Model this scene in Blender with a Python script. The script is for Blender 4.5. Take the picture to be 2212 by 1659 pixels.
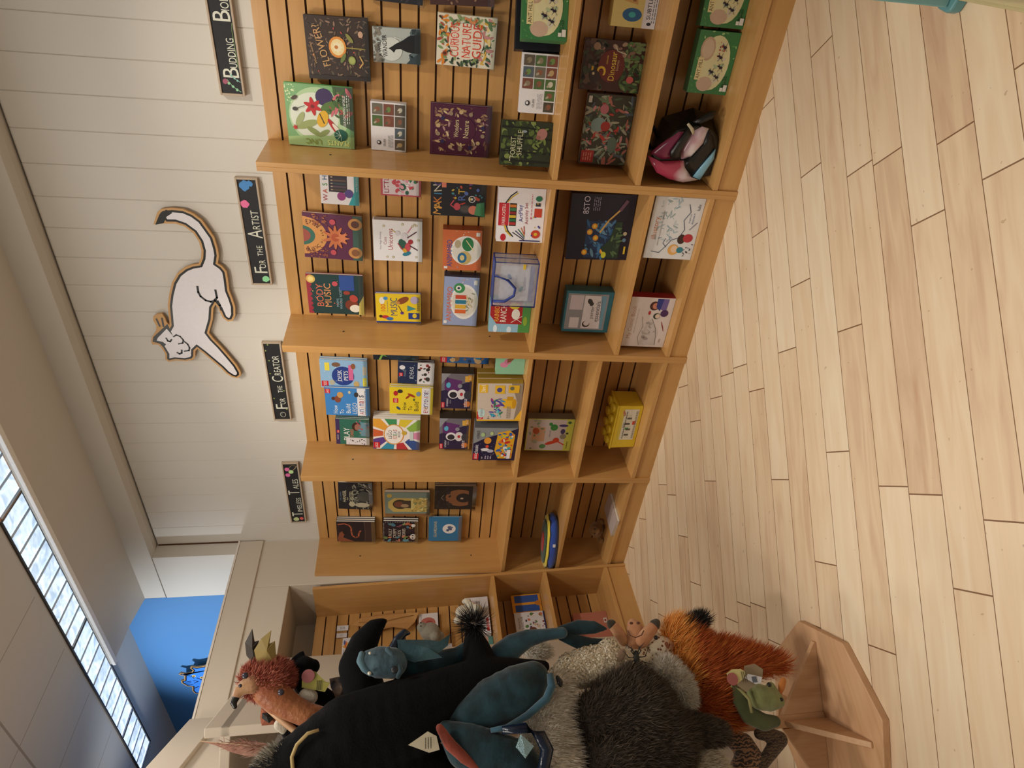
import bpy, bmesh, math, random
from mathutils import Vector, Matrix, Euler
for o in list(bpy.data.objects): bpy.data.objects.remove(o)
SC=bpy.context.scene; COL=SC.collection; PI=math.pi

# ------------------------------------------------------------------ camera
cd=bpy.data.cameras.new('camera'); cam=bpy.data.objects.new('camera',cd); COL.objects.link(cam)
cd.sensor_width=36; cd.sensor_fit='HORIZONTAL'; cd.lens=1393.11*36/2212; cd.clip_start=.05
cam.matrix_world=Matrix(((0.09201262,0.800393,0.59237212,0.950),(-0.12687821,0.59947067,-0.79027643,-3.138),(-0.98764143,-0.00244371,0.1567113,1.487),(0,0,0,1)))
SC.camera=cam
SC.view_settings.view_transform='Standard'; SC.view_settings.look='None'; SC.view_settings.gamma=1; SC.view_settings.use_curve_mapping=False
SC.view_settings.exposure=0.05
# ------------------------------------------------------------------ light
w=bpy.data.worlds.new('room_air'); SC.world=w; w.use_nodes=True
w.node_tree.nodes['Background'].inputs[0].default_value=(1,.95,.88,1); w.node_tree.nodes['Background'].inputs[1].default_value=.21
def area(name,loc,size,energy,col,rot=(0,0,0),sy=None,spread=PI):
    l=bpy.data.lights.new(name,'AREA'); l.energy=energy; l.color=col; l.size=size; l.spread=spread
    if sy: l.shape='RECTANGLE'; l.size_y=sy
    o=bpy.data.objects.new(name,l); COL.objects.link(o); o.location=loc; o.rotation_euler=rot; return o
def spot(name,loc,tgt,energy,col,ang,blend=.6,rad=.05):
    l=bpy.data.lights.new(name,'SPOT'); l.energy=energy; l.color=col; l.spot_size=ang; l.spot_blend=blend; l.shadow_soft_size=rad
    o=bpy.data.objects.new(name,l); COL.objects.link(o); o.location=loc
    o.rotation_euler=(Vector(tgt)-Vector(loc)).to_track_quat('-Z','Y').to_euler(); return o
WARM=(1,.93,.82)
for x,e in ((-.3,18),(-1.9,10)): area('ceiling_and_fill_lamp',(x,-1.5,3.36),.16,e,WARM)
area('ceiling_panel_light',(-.9,-3.2,3.36),.8,30,WARM)
for x in (1.35,-.2): spot('track_spot',(x,-1.15,3.42),(x-1.65,-.1,1.25),104,WARM,.95,1,.08)
area('ceiling_and_fill_lamp',(-.1,-4.0,3.4),.3,15,WARM)  # added fill light out of view, brightens the puppets and nearby floor
area('light_strip_glow',(-1.2,-.8,3.48),5.6,7,(.78,.88,1),sy=.2)  # area light carrying the cool glow of the ceiling light strip
spot('blue_room_lamp',(-4.3,-2.1,3.2),(-3.75,-.1,2.9),185,(.85,.92,1),1.0,.9,.1)
spot('track_spot',(.1,-2.9,3.4),(-0.07,-1.83,0),150,(1,.97,.92),.85,1,.12)

# ------------------------------------------------------------------ helpers
def lin(c):
    if isinstance(c,str): c=c.lstrip('#'); c=[int(c[i:i+2],16)/255 for i in (0,2,4)]
    return tuple((v/12.92 if v<=.04045 else ((v+.055)/1.055)**2.4) for v in c[:3])+(1,)
def nodes(name):
    m=bpy.data.materials.new(name); m.use_nodes=True; nt=m.node_tree; b=nt.nodes['Principled BSDF']; return m,nt,b
def N(nt,t,**k):
    n=nt.nodes.new(t)
    for a,v in k.items():
        if a.startswith('i_'): n.inputs[a[2:].replace('_',' ')].default_value=v
        else: setattr(n,a,v)
    return n
MC={}
def paint(col,rough=.45,kind='card',metal=0,bump=.0,scale=60,var=.06,coat=0,sheen=0):
    key=(col if isinstance(col,str) else tuple(col),rough,kind,metal,bump,coat,sheen)
    if key in MC: return MC[key]
    m,nt,b=nodes('%s_%s'%(kind,str(col).strip('#'))); L=nt.links
    c=lin(col); tc=N(nt,'ShaderNodeTexCoord'); nz=N(nt,'ShaderNodeTexNoise',i_Scale=scale,i_Detail=3.0)
    L.new(tc.outputs['Object'],nz.inputs['Vector'])
    mx=N(nt,'ShaderNodeMixRGB'); mx.inputs[1].default_value=tuple(v*(1-var) for v in c[:3])+(1,); mx.inputs[2].default_value=tuple(min(1,v*(1+var)) for v in c[:3])+(1,)
    L.new(nz.outputs['Fac'],mx.inputs[0]); L.new(mx.outputs[0],b.inputs['Base Color'])
    b.inputs['Roughness'].default_value=rough; b.inputs['Metallic'].default_value=metal
    b.inputs['Coat Weight'].default_value=coat; b.inputs['Sheen Weight'].default_value=sheen
    if bump:
        bp=N(nt,'ShaderNodeBump',i_Strength=bump,i_Distance=.004); L.new(nz.outputs['Fac'],bp.inputs['Height']); L.new(bp.outputs[0],b.inputs['Normal'])
    MC[key]=m; return m
def wood(name,c1,c2,axis=0,rough=.33,scale=1.0,coat=.15):
    m,nt,b=nodes(name); L=nt.links; tc=N(nt,'ShaderNodeTexCoord'); mp=N(nt,'ShaderNodeMapping')
    s=[14*scale]*3; s[axis]=1.2*scale; mp.inputs['Scale'].default_value=s; L.new(tc.outputs['Object'],mp.inputs[0])
    n1=N(nt,'ShaderNodeTexNoise',i_Scale=2.2,i_Detail=6.0,i_Roughness=.6,i_Distortion=.6); L.new(mp.outputs[0],n1.inputs['Vector'])
    n2=N(nt,'ShaderNodeTexNoise',i_Scale=2.6,i_Detail=2.0); L.new(tc.outputs['Object'],n2.inputs['Vector'])
    cr=N(nt,'ShaderNodeValToRGB'); cr.color_ramp.elements[0].position=.3; cr.color_ramp.elements[1].position=.72
    cr.color_ramp.elements[0].color=lin(c1); cr.color_ramp.elements[1].color=lin(c2)
    ad=N(nt,'ShaderNodeMath',operation='MULTIPLY_ADD'); ad.inputs[1].default_value=.45; L.new(n2.outputs['Fac'],ad.inputs[0])
    m2=N(nt,'ShaderNodeMath',operation='MULTIPLY'); m2.inputs[1].default_value=.6; L.new(n1.outputs['Fac'],m2.inputs[0]); L.new(m2.outputs[0],ad.inputs[2])
    L.new(ad.outputs[0],cr.inputs[0]); L.new(cr.outputs[0],b.inputs['Base Color'])
    b.inputs['Roughness'].default_value=rough; b.inputs['Coat Weight'].default_value=coat; b.inputs['Coat Roughness'].default_value=.15
    return m
PLY=wood('birch_ply_x','#b68549','#cb9c60',0); PLYZ=wood('birch_ply_z','#b4834a','#c8995d',2); PLYY=wood('birch_ply_y','#b78a54','#caa068',1)
EDGE=wood('ply_edge','#cda063','#dcb47c',0,.4,2); DARKGROOVE=wood('groove_core','#4a2a12','#5d371a',0,.8,2,0)
PINE=wood('stand_pine','#bb8c62','#d2aa82',2,.5,1.6,.05)
def wall_mat(name,c,rough=.7):
    return paint(c,rough,name,bump=.08,scale=140,var=.015)
WHITE=wall_mat('white_wall_paint','#d4cec4'); CREAM=wall_mat('cream_wall_paint','#cfc3b2'); BLUE=wall_mat('blue_wall_paint','#4a84bd')
def tagp(o,label=None,cat=None,group=None,kind=None):
    if label: o['label']=label
    if cat: o['category']=cat
    if group: o['group']=group
    if kind: o['kind']=kind
    return o
def empty(name,loc=(0,0,0),rot=None,label=None,cat=None,group=None):
    o=bpy.data.objects.new(name,None); COL.objects.link(o); o.location=loc; o.empty_display_size=.05
    if rot is not None: o.rotation_euler=rot
    return tagp(o,label,cat,group)
def link(name,bm,mats,parent=None,smooth=False,bevel=0,loc=None,rot=None):
    me=bpy.data.meshes.new(name); bm.to_mesh(me); bm.free()
    for m in (mats if isinstance(mats,(list,tuple)) else [mats]): me.materials.append(m)
    if smooth:
        for p in me.polygons: p.use_smooth=True
    o=bpy.data.objects.new(name,me); COL.objects.link(o)
    if parent: o.parent=parent
    if loc is not None: o.location=loc
    if rot is not None: o.rotation_euler=rot
    if bevel:
        b=o.modifiers.new('bevel','BEVEL'); b.width=bevel; b.segments=2; b.limit_method='ANGLE'
    return o
def box(bm,a,b,mi=0):
    x0,y0,z0=a; x1,y1,z1=b
    v=[bm.verts.new(p) for p in ((x0,y0,z0),(x1,y0,z0),(x1,y1,z0),(x0,y1,z0),(x0,y0,z1),(x1,y0,z1),(x1,y1,z1),(x0,y1,z1))]
    for f in ((0,3,2,1),(4,5,6,7),(0,1,5,4),(1,2,6,5),(2,3,7,6),(3,0,4,7)):
        bm.faces.new([v[i] for i in f]).material_index=mi
def prism(bm,pts,axis,a,b,mi=0,caps=True):
    """polygon pts in the plane normal to axis, extruded a..b"""
    def mk(p,t):
        q=list(p); q.insert(axis,t); return bm.verts.new(q)
    A=[mk(p,a) for p in pts]; B=[mk(p,b) for p in pts]; n=len(pts); fs=[]
    for i in range(n): fs.append(bm.faces.new((A[i],A[(i+1)%n],B[(i+1)%n],B[i])))
    if caps: fs+= [bm.faces.new(A[::-1]),bm.faces.new(B)]
    for f in fs: f.material_index=mi
    return fs
def fixn(bm): bmesh.ops.recalc_face_normals(bm,faces=bm.faces[:])
def tube(bm,pts,rad,seg=8,mi=0,caps=True):
    pts=[Vector(p) for p in pts]; rs=rad if isinstance(rad,(list,tuple)) else [rad]*len(pts); rings=[]
    for i,p in enumerate(pts):
        d=(pts[min(i+1,len(pts)-1)]-pts[max(i-1,0)]).normalized()
        u=d.cross(Vector((0,0,1)) if abs(d.z)<.9 else Vector((1,0,0))).normalized(); v=d.cross(u)
        rings.append([bm.verts.new(p+(u*math.cos(t)+v*math.sin(t))*rs[i]) for t in [2*PI*k/seg for k in range(seg)]])
    for a,b in zip(rings,rings[1:]):
        for k in range(seg):
            f=bm.faces.new((a[k],a[(k+1)%seg],b[(k+1)%seg],b[k])); f.material_index=mi; f.smooth=True
    if caps: bm.faces.new(rings[0][::-1]).material_index=mi; bm.faces.new(rings[-1]).material_index=mi
def mesh(name,fn,mats,parent=None,**k):
    bm=bmesh.new(); fn(bm); fixn(bm); return link(name,bm,mats,parent,**k)

# ------------------------------------------------------------------ lettering and printed art
TC={}
def text_geo(s):
    if s in TC: return TC[s]
    cu=bpy.data.curves.new('lettering','FONT'); cu.body=s; cu.size=1; cu.resolution_u=3
    ob=bpy.data.objects.new('lettering',cu); me=bpy.data.meshes.new_from_object(ob)
    vs=[(v.co.x,v.co.y) for v in me.vertices]; fs=[tuple(p.vertices) for p in me.polygons]
    bpy.data.objects.remove(ob); bpy.data.meshes.remove(me); bpy.data.curves.remove(cu)
    x0=min(v[0] for v in vs);x1=max(v[0] for v in vs);y0=min(v[1] for v in vs);y1=max(v[1] for v in vs)
    TC[s]=([(v[0]-(x0+x1)/2,v[1]-(y0+y1)/2) for v in vs],fs,x1-x0,y1-y0); return TC[s]
class Art:
    """printed artwork on a face: local x right, z up, thin layers stepping towards -y"""
    def __init__(s,w,h,y=0,clip=True): s.clip=clip;s.w=w;s.h=h;s.y=y;s.bm=bmesh.new();s.m=[];s.k=0;s.step=.00008;s.rnd=random.Random(7)
    def mi(s,col):
        m=paint(col,.38,'printed_card',var=.05)
        if m not in s.m: s.m.append(m)
        return s.m.index(m)
    def poly(s,pts,col,raw=False,bump=True):
        if bump: s.k+=1
        y=s.y-.0004-s.k*s.step; mi=s.mi(col)
        P=pts if raw else [((x-.5)*s.w,z*s.h) for x,z in pts]
        if s.clip:
            for ax,lim,sg in ((0,-s.w/2,1),(0,s.w/2,-1),(1,0,1),(1,s.h,-1)):
                Q=[]
                for i in range(len(P)):
                    p,q=P[i-1],P[i]; a=(p[ax]-lim)*sg; b=(q[ax]-lim)*sg
                    if (a<0)!=(b<0): t=a/(a-b); Q.append((p[0]+(q[0]-p[0])*t,p[1]+(q[1]-p[1])*t))
                    if b>=0: Q.append(q)
                P=Q
                if len(P)<3: return
        try: f=s.bm.faces.new([s.bm.verts.new((x,y,z)) for x,z in P]); f.material_index=mi
        except Exception: return
        f.normal_update()
        if f.normal.y>0: f.normal_flip()
    def rect(s,x0,z0,x1,z1,col): s.poly([(x0,z0),(x1,z0),(x1,z1),(x0,z1)],col)
    def ell(s,cx,cz,rx,rz,col,rot=0,n=18,bump=True):
        c,sn=math.cos(math.radians(rot)),math.sin(math.radians(rot)); X=(cx-.5)*s.w;Z=cz*s.h
        s.poly([(X+c*rx*s.w*math.cos(t)-sn*rz*s.h*math.sin(t),Z+sn*rx*s.w*math.cos(t)+c*rz*s.h*math.sin(t)) for t in [2*PI*k/n for k in range(n)]],col,raw=True,bump=bump)
    def line(s,pts,wd,col):
        P=[Vector(((x-.5)*s.w,z*s.h)) for x,z in pts]; wd*=s.w; s.k+=1
        for a,b in zip(P,P[1:]):
            d=(b-a); 
            if d.length<1e-6: continue
            d.normalize(); n=Vector((-d.y,d.x))*wd/2; e=d*wd*.35
            s.poly([tuple(a-n-e),tuple(b-n+e),tuple(b+n+e),tuple(a+n-e)],col,raw=True,bump=False)
    def star(s,cx,cz,r,col,n=5,inner=.45,rot=90):
        X=(cx-.5)*s.w;Z=cz*s.h;r*=s.w
        s.poly([(X+(r if k%2==0 else r*inner)*math.cos(math.radians(rot)+PI*k/n),Z+(r if k%2==0 else r*inner)*math.sin(math.radians(rot)+PI*k/n)) for k in range(2*n)],col,raw=True)
    def blob(s,cx,cz,r,col,n=14,jit=.3):
        X=(cx-.5)*s.w;Z=cz*s.h;r*=s.w
        s.poly([(X+r*(1-jit*s.rnd.random())*math.cos(2*PI*k/n),Z+r*(1-jit*s.rnd.random())*math.sin(2*PI*k/n)) for k in range(n)],col,raw=True)
    def text(s,t,cx,cz,hh,col,rot=0,mw=None):
        vs,fs,tw,th=text_geo(t); sc=hh*s.h/th; sx=sc
        if mw and tw*sc>mw*s.w: sx=mw*s.w/tw
        s.k+=1; y=s.y-.0004-s.k*s.step; mi=s.mi(col); c,sn=math.cos(math.radians(rot)),math.sin(math.radians(rot)); X=(cx-.5)*s.w;Z=cz*s.h
        V=[s.bm.verts.new((X+c*x*sx-sn*z*sc,y,Z+sn*x*sx+c*z*sc)) for x,z in vs]
        for f in fs:
            try: g=s.bm.faces.new([V[i] for i in f]); g.material_index=mi
            except Exception: pass
    def scat(s,n,x0,z0,x1,z1,cols,r0,r1,kind='mix',seed=1):
        rd=random.Random(seed); s.k+=1
        for i in range(n):
            x=rd.uniform(x0,x1); z=rd.uniform(z0,z1); r=rd.uniform(r0,r1); c=rd.choice(cols)
            if i%5==4: s.k+=1
            if kind=='dot': s.ell(x,z,r,r,c,n=9,bump=False)
            elif kind=='leaf': s.ell(x,z,r*1.6,r*.5,c,rot=rd.uniform(0,180),n=10,bump=False)
            else: s.ell(x,z,r*rd.uniform(.7,1.5),r*rd.uniform(.4,1),c,rot=rd.uniform(0,180),n=8,bump=False)
    def lines(s,x0,x1,z,hh,gap,n,col,seed=3):
        """rows of fine print too small to read"""
        rd=random.Random(seed)
        for i in range(n):
            zz=z-i*gap; x=x0; s.k+=1
            while x<x1:
                e=min(x1,x+rd.uniform(.03,.08)); s.poly([(x,zz),(e,zz),(e,zz+hh),(x,zz+hh)],col,bump=False); x=e+.015
    def done(s,name,parent): return link(name,s.bm,s.m,parent)

POST=(-1.249,-2.149); ANG=1.14815
T={
 'whale_body':[(-0.098,-0.15,1.864,0.1194),(-0.053,-0.15,1.79,0.1243),(0.026,-0.15,1.662,0.1337),(0.075,-0.15,1.497,0.1199),(0.13,-0.15,1.352,0.0878),(0.176,-0.15,1.247,0.0626),(0.187,-0.15,1.155,0.0391),(0.191,-0.15,1.055,0.0212)],
 'whale_fin':[(0.159,-0.0,1.634,0.069),(0.246,-0.0,1.664,0.0624),(0.315,-0.0,1.646,0.0492),(0.364,-0.0,1.612,0.0321),(0.385,-0.0,1.58,0.0146)],
 'whale_cone':[(0.193,-0.13,1.259,0.0633),(0.257,-0.13,1.271,0.0474),(0.3,-0.13,1.279,0.0308),(0.325,-0.13,1.286,0.0201)],
 'whale_tuft':[(0.341,-0.13,1.279,0.014)],
 'whale_mouth':[(0.059,-0.25,1.748,0.0053),(0.052,-0.25,1.778,0.0066),(0.026,-0.25,1.806,0.0066),(-0.003,-0.25,1.817,0.0065),(-0.034,-0.25,1.812,0.0065)],
 'whale_tag':[(0.001,-0.285,1.494),(0.031,-0.285,1.438),(0.017,-0.285,1.413),(-0.018,-0.285,1.405),(-0.023,-0.285,1.435)],
 'ser_neck':[(0.205,-0.1,1.19,0.0492),(0.236,-0.1,1.184,0.0465),(0.265,-0.1,1.145,0.0407),(0.287,-0.1,1.092,0.03),(0.295,-0.1,1.027,0.0206),(0.298,-0.1,0.97,0.0191)],
 'ser_fluke1':[(0.305,-0.08,0.97,0.0193),(0.315,-0.08,0.905,0.0259),(0.312,-0.08,0.852,0.0227),(0.305,-0.08,0.81,0.0065)],
 'ser_fluke2':[(0.29,-0.08,0.971,0.016),(0.267,-0.08,0.912,0.024),(0.258,-0.08,0.867,0.0209),(0.268,-0.08,0.825,0.0065)],
 'ser_body':[(0.156,-0.19,1.101,0.0531),(0.119,-0.19,1.155,0.0816),(0.093,-0.19,1.233,0.0806),(0.066,-0.19,1.307,0.0597),(0.049,-0.19,1.365,0.031)],
 'ser_lobe':[(0.034,-0.22,1.385,0.0249),(-0.016,-0.22,1.32,0.0659),(-0.055,-0.22,1.254,0.0793),(-0.078,-0.22,1.186,0.0765),(-0.123,-0.22,1.142,0.0678)],
 'whale_belly':[(-0.117,-0.1,1.687,0.1234),(-0.066,-0.1,1.511,0.0986),(-0.079,-0.1,1.406,0.0779),(-0.112,-0.1,1.33,0.0707)],
 'ser_lip':[(0.162,-0.25,1.057,0.0101),(0.126,-0.25,1.055,0.0129),(0.091,-0.25,1.076,0.0128),(0.051,-0.25,1.138,0.0112),(0.023,-0.25,1.203,0.0097),(0.02,-0.25,1.252,0.0069)],
 'ser_ring':[(0.017,-0.29,1.223,0.0108),(0.018,-0.29,1.154,0.015),(-0.006,-0.29,1.111,0.019),(-0.043,-0.29,1.095,0.0202),(-0.083,-0.29,1.108,0.0173),(-0.11,-0.29,1.125,0.0158)],
 'ser_gem':[(-0.028,-0.33,1.192),(0.003,-0.33,1.175),(-0.03,-0.33,1.14),(-0.058,-0.33,1.167)],
 'ser_arm':[(0.038,-0.26,1.403,0.0122),(-0.007,-0.26,1.374,0.0175),(-0.044,-0.26,1.334,0.016),(-0.074,-0.26,1.297,0.0106)],
 'drag_head':[(0.233,-0.16,1.543,0.0471),(0.238,-0.16,1.581,0.0484),(0.243,-0.16,1.613,0.0352),(0.249,-0.16,1.627,0.0235)],
 'drag_jaw':[(0.264,-0.18,1.639,0.0087),(0.243,-0.18,1.641,0.0131),(0.22,-0.18,1.628,0.0116),(0.205,-0.18,1.61,0.0086)],
 'drag_mouth':[(0.265,-0.17,1.631,0.0073),(0.243,-0.17,1.633,0.0087),(0.224,-0.17,1.623,0.0087),(0.204,-0.17,1.602,0.0058)],
 'drag_brow':[(0.269,-0.19,1.557,0.0102),(0.257,-0.19,1.546,0.0117),(0.241,-0.19,1.54,0.0087),(0.223,-0.19,1.522,0.0087),(0.204,-0.19,1.517,0.0087),(0.189,-0.19,1.525,0.0072)],
 'drag_horn':[(0.275,-0.15,1.541,0.0179),(0.302,-0.15,1.526,0.0165),(0.323,-0.15,1.507,0.0121),(0.32,-0.15,1.489,0.0045)],
 'drag_body':[(0.226,-0.1,1.512,0.0453),(0.22,-0.1,1.422,0.0455),(0.245,-0.1,1.33,0.0307),(0.28,-0.1,1.295,0.0155)],
 'drag_eye':[(0.208,-0.21,1.535,0.0115)],
 'drag_teeth':[(0.262,-0.2,1.612,0.0043),(0.204,-0.2,1.612,0.0057)],
 'drag_wing':[(0.3,-0.17,1.529),(0.294,-0.17,1.438),(0.285,-0.17,1.378),(0.307,-0.17,1.358),(0.273,-0.17,1.367),(0.25,-0.17,1.401),(0.238,-0.17,1.387),(0.235,-0.17,1.424),(0.23,-0.17,1.475),(0.247,-0.17,1.523)],
 'phx_head':[(0.221,-0.0,1.933,0.0609),(0.224,-0.0,1.97,0.0577),(0.232,-0.0,1.989,0.0456),(0.226,-0.0,2.006,0.0273)],
 'phx_beak':[(0.211,-0.04,1.985,0.0298),(0.207,-0.04,2.006,0.0252),(0.197,-0.04,2.023,0.0192),(0.182,-0.04,2.032,0.0133)],
 'phx_tip':[(0.175,-0.04,2.034,0.0118),(0.162,-0.04,2.04,0.0103),(0.149,-0.04,2.034,0.0073)],
 'phx_eye':[(0.232,-0.1,2.0,0.0102)],
 'phx_eye2':[(0.205,-0.085,2.015,0.0058)],
 'phx_eye3':[(0.178,-0.085,1.89,0.0102)],
 'phx_horn1':[(0.387,-0.0,2.016),(0.343,-0.0,2.034),(0.303,-0.0,2.025),(0.273,-0.0,1.998),(0.281,-0.0,1.987),(0.31,-0.0,1.999),(0.348,-0.0,1.99),(0.345,-0.0,2.004)],
 'phx_horn2':[(0.373,-0.03,1.948),(0.349,-0.03,1.977),(0.314,-0.03,1.996),(0.272,-0.03,1.982),(0.248,-0.03,1.952),(0.252,-0.03,1.915),(0.298,-0.03,1.926),(0.339,-0.03,1.933),(0.331,-0.03,1.95)],
 'phx_body':[(0.193,-0.02,1.941,0.051),(0.166,-0.02,1.91,0.0478),(0.136,-0.02,1.865,0.0402),(0.11,-0.02,1.812,0.0371),(0.102,-0.02,1.762,0.0283),(0.122,-0.02,1.712,0.018)],
 'phx_wing':[(0.215,0.01,1.754),(0.219,0.01,1.727),(0.215,0.01,1.682),(0.196,0.01,1.655),(0.165,0.01,1.654),(0.153,0.01,1.701),(0.131,0.01,1.723),(0.167,0.01,1.736),(0.188,0.01,1.748)],
 'cat_head':[(0.257,0.07,1.85,0.0428),(0.249,0.07,1.885,0.0348),(0.263,0.07,1.82,0.0255)],
 'cat_ear':[(0.281,0.07,1.875,0.0207),(0.301,0.07,1.861,0.0128),(0.312,0.07,1.854,0.0048)],
 'cat_muzzle':[(0.238,0.03,1.901,0.0201),(0.215,0.03,1.883,0.0216)],
 'cat_body':[(0.211,0.05,1.836,0.0406),(0.173,0.05,1.789,0.0311),(0.144,0.05,1.739,0.0263)],
 'cat_paw':[(0.168,-0.0,1.825,0.0243),(0.163,-0.0,1.809,0.0227)],
 'cat2_body':[(0.068,0.06,1.857,0.0455),(0.093,0.06,1.822,0.0336),(0.084,0.06,1.88,0.0213)],
 'cat2_paw':[(0.092,0.04,1.906,0.0196),(0.081,0.04,1.891,0.0195)],
 'orange_ear':[(0.146,0.08,1.977),(0.119,0.08,1.978),(0.094,0.08,1.97),(0.095,0.08,1.921),(0.122,0.08,1.929),(0.152,0.08,1.963)],
 'orange_ear_in':[(0.131,0.065,1.97),(0.115,0.065,1.969),(0.099,0.065,1.945),(0.115,0.065,1.932),(0.13,0.065,1.95)],
 'tag1':[(0.24,-0.02,1.826),(0.238,-0.02,1.798),(0.202,-0.02,1.76),(0.201,-0.02,1.747),(0.174,-0.02,1.763),(0.192,-0.02,1.837),(0.23,-0.02,1.839)],
 'lamb':[(0.154,-0.08,0.998,0.0373),(0.176,-0.08,0.948,0.0564),(0.187,-0.08,0.89,0.0631),(0.197,-0.08,0.823,0.0604),(0.241,-0.08,0.808,0.0321),(0.179,-0.08,0.768,0.0397)],
 'lamb_ear':[(0.206,-0.12,0.792,0.0188),(0.219,-0.12,0.773,0.0142)],
 'lamb_face':[(0.162,-0.13,0.794,0.0217),(0.149,-0.13,0.779,0.0155)],
 'goose':[(0.134,-0.13,1.011,0.0394),(0.08,-0.13,1.017,0.0509),(0.003,-0.13,1.048,0.0806),(-0.085,-0.13,1.058,0.1076)],
 'goose_eye':[(0.154,-0.19,1.022,0.0059),(0.141,-0.19,1.016,0.0104),(0.13,-0.19,1.014,0.0059)],
 'bun':[(0.095,-0.15,0.763,0.0759),(0.015,-0.15,0.87,0.1005),(0.021,-0.15,0.761,0.1268),(-0.05,-0.15,0.696,0.1062),(-0.089,-0.15,0.841,0.1272),(-0.148,-0.15,0.731,0.1006)],
 'bun_ear':[(-0.024,-0.15,0.612,0.0478),(-0.035,-0.15,0.552,0.0419),(-0.046,-0.15,0.498,0.027)],
 'bun_white':[(0.153,-0.1,0.621,0.0412),(0.107,-0.1,0.589,0.044),(0.064,-0.1,0.574,0.0312)],
 'bun_foot':[(-0.094,-0.11,0.549,0.039),(-0.136,-0.11,0.59,0.0519),(-0.142,-0.11,0.52,0.0327)],
 'gir_snout':[(0.317,-0.04,0.693,0.0217),(0.304,-0.04,0.688,0.03),(0.273,-0.04,0.692,0.0314),(0.242,-0.04,0.694,0.0329)],
 'gir_head':[(0.225,-0.03,0.692,0.0427),(0.194,-0.03,0.694,0.0523),(0.207,-0.03,0.654,0.0394),(0.212,-0.03,0.739,0.0294)],
 'gir_horn1':[(0.267,-0.03,0.733,0.0198),(0.295,-0.03,0.748,0.0216),(0.314,-0.03,0.76,0.02)],
 'gir_horn2':[(0.259,-0.07,0.679,0.0245),(0.282,-0.07,0.654,0.0246),(0.298,-0.07,0.635,0.0215)],
 'gir_ear':[(0.23,-0.06,0.64,0.0229),(0.24,-0.06,0.603,0.0328),(0.241,-0.06,0.575,0.023)],
 'gir_cap1':[(0.324,-0.03,0.769,0.0184),(0.329,-0.03,0.775,0.0134)],
 'gir_cap2':[(0.308,-0.07,0.624,0.0199),(0.315,-0.07,0.616,0.0149)],
 'gir_earin':[(0.239,-0.105,0.606,0.0081),(0.228,-0.105,0.603,0.0064)],
 'gir_eye':[(0.259,-0.13,0.649,0.008)],
 'gir_nos':[(0.313,-0.115,0.724,0.0049),(0.313,-0.115,0.721,0.0049)],
 'gir_nos2':[(0.312,-0.115,0.699,0.0049),(0.312,-0.115,0.697,0.0049)],
 'gir_mouth':[(0.29,-0.115,0.741,0.0032),(0.274,-0.115,0.736,0.0032),(0.265,-0.115,0.717,0.0032),(0.272,-0.115,0.694,0.0032),(0.286,-0.115,0.683,0.0032)],
 'beetle':[(0.215,-0.16,0.739,0.0062),(0.198,-0.16,0.74,0.0108),(0.178,-0.16,0.74,0.0093)],
 'fox_body':[(0.267,-0.05,0.537,0.0466),(0.226,-0.05,0.502,0.0595),(0.148,-0.05,0.484,0.0847),(0.074,-0.05,0.467,0.0803),(0.026,-0.05,0.411,0.0447),(0.173,-0.05,0.391,0.0593),(0.168,-0.05,0.322,0.0397),(0.159,-0.05,0.235,0.0216),(0.149,-0.05,0.166,0.0083)],
 'fox_tip':[(0.279,-0.07,0.508,0.0182),(0.303,-0.07,0.475,0.0184),(0.319,-0.07,0.435,0.0084)],
 'frog_head':[(0.051,-0.15,0.334,0.0419),(0.042,-0.15,0.303,0.0388),(0.033,-0.15,0.272,0.0233),(0.079,-0.15,0.284,0.0157)],
 'frog_tongue':[(0.059,-0.15,0.254,0.0078),(0.077,-0.15,0.244,0.0126),(0.094,-0.15,0.233,0.011)],
 'frog_body':[(0.081,-0.13,0.4,0.0125),(0.042,-0.13,0.393,0.0264),(-0.001,-0.13,0.372,0.0308),(-0.025,-0.13,0.328,0.0277),(-0.025,-0.13,0.287,0.0185)],
 'frog_rim':[(0.088,-0.18,0.438,0.0046),(0.075,-0.18,0.408,0.0061),(0.046,-0.18,0.386,0.0061),(0.005,-0.18,0.388,0.0045)],
 'frog_eye':[(0.083,-0.19,0.308,0.0077)],
 'frog_eye2':[(0.037,-0.17,0.267,0.0062)],
 'frog_tag':[(0.125,-0.22,0.463),(0.136,-0.22,0.441),(0.135,-0.22,0.411),(0.124,-0.22,0.395),(0.106,-0.22,0.409),(0.091,-0.22,0.436),(0.095,-0.22,0.461)],
 'frog_tag2':[(0.145,-0.2,0.386),(0.149,-0.2,0.348),(0.13,-0.2,0.323),(0.103,-0.2,0.333),(0.066,-0.2,0.4),(0.089,-0.2,0.427),(0.109,-0.2,0.399)],
 'frog_label':[(0.108,-0.215,0.403),(0.119,-0.215,0.387),(0.106,-0.215,0.341),(0.089,-0.215,0.349),(0.087,-0.215,0.368)],
 'tur_body':[(-0.065,-0.02,0.403,0.0285),(-0.089,-0.02,0.367,0.0411),(-0.131,-0.02,0.353,0.047),(-0.181,-0.02,0.4,0.0494)],
 'tur_head':[(-0.059,-0.04,0.309,0.019),(-0.066,-0.04,0.269,0.0238),(-0.081,-0.04,0.239,0.0269),(-0.159,-0.04,0.337,0.0186)],
 'bird':[(-0.007,-0.16,1.86,0.0243),(-0.034,-0.16,1.874,0.0402),(-0.037,-0.16,1.842,0.0323)],
 'feather':[(0.062,-0.02,2.131),(0.053,-0.02,2.065),(0.051,-0.02,1.996),(0.04,-0.02,1.933),(0.017,-0.02,1.896),(0.005,-0.02,1.909),(0.006,-0.02,1.95),(0.011,-0.02,1.992),(0.024,-0.02,2.034),(0.047,-0.02,2.084)],
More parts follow.
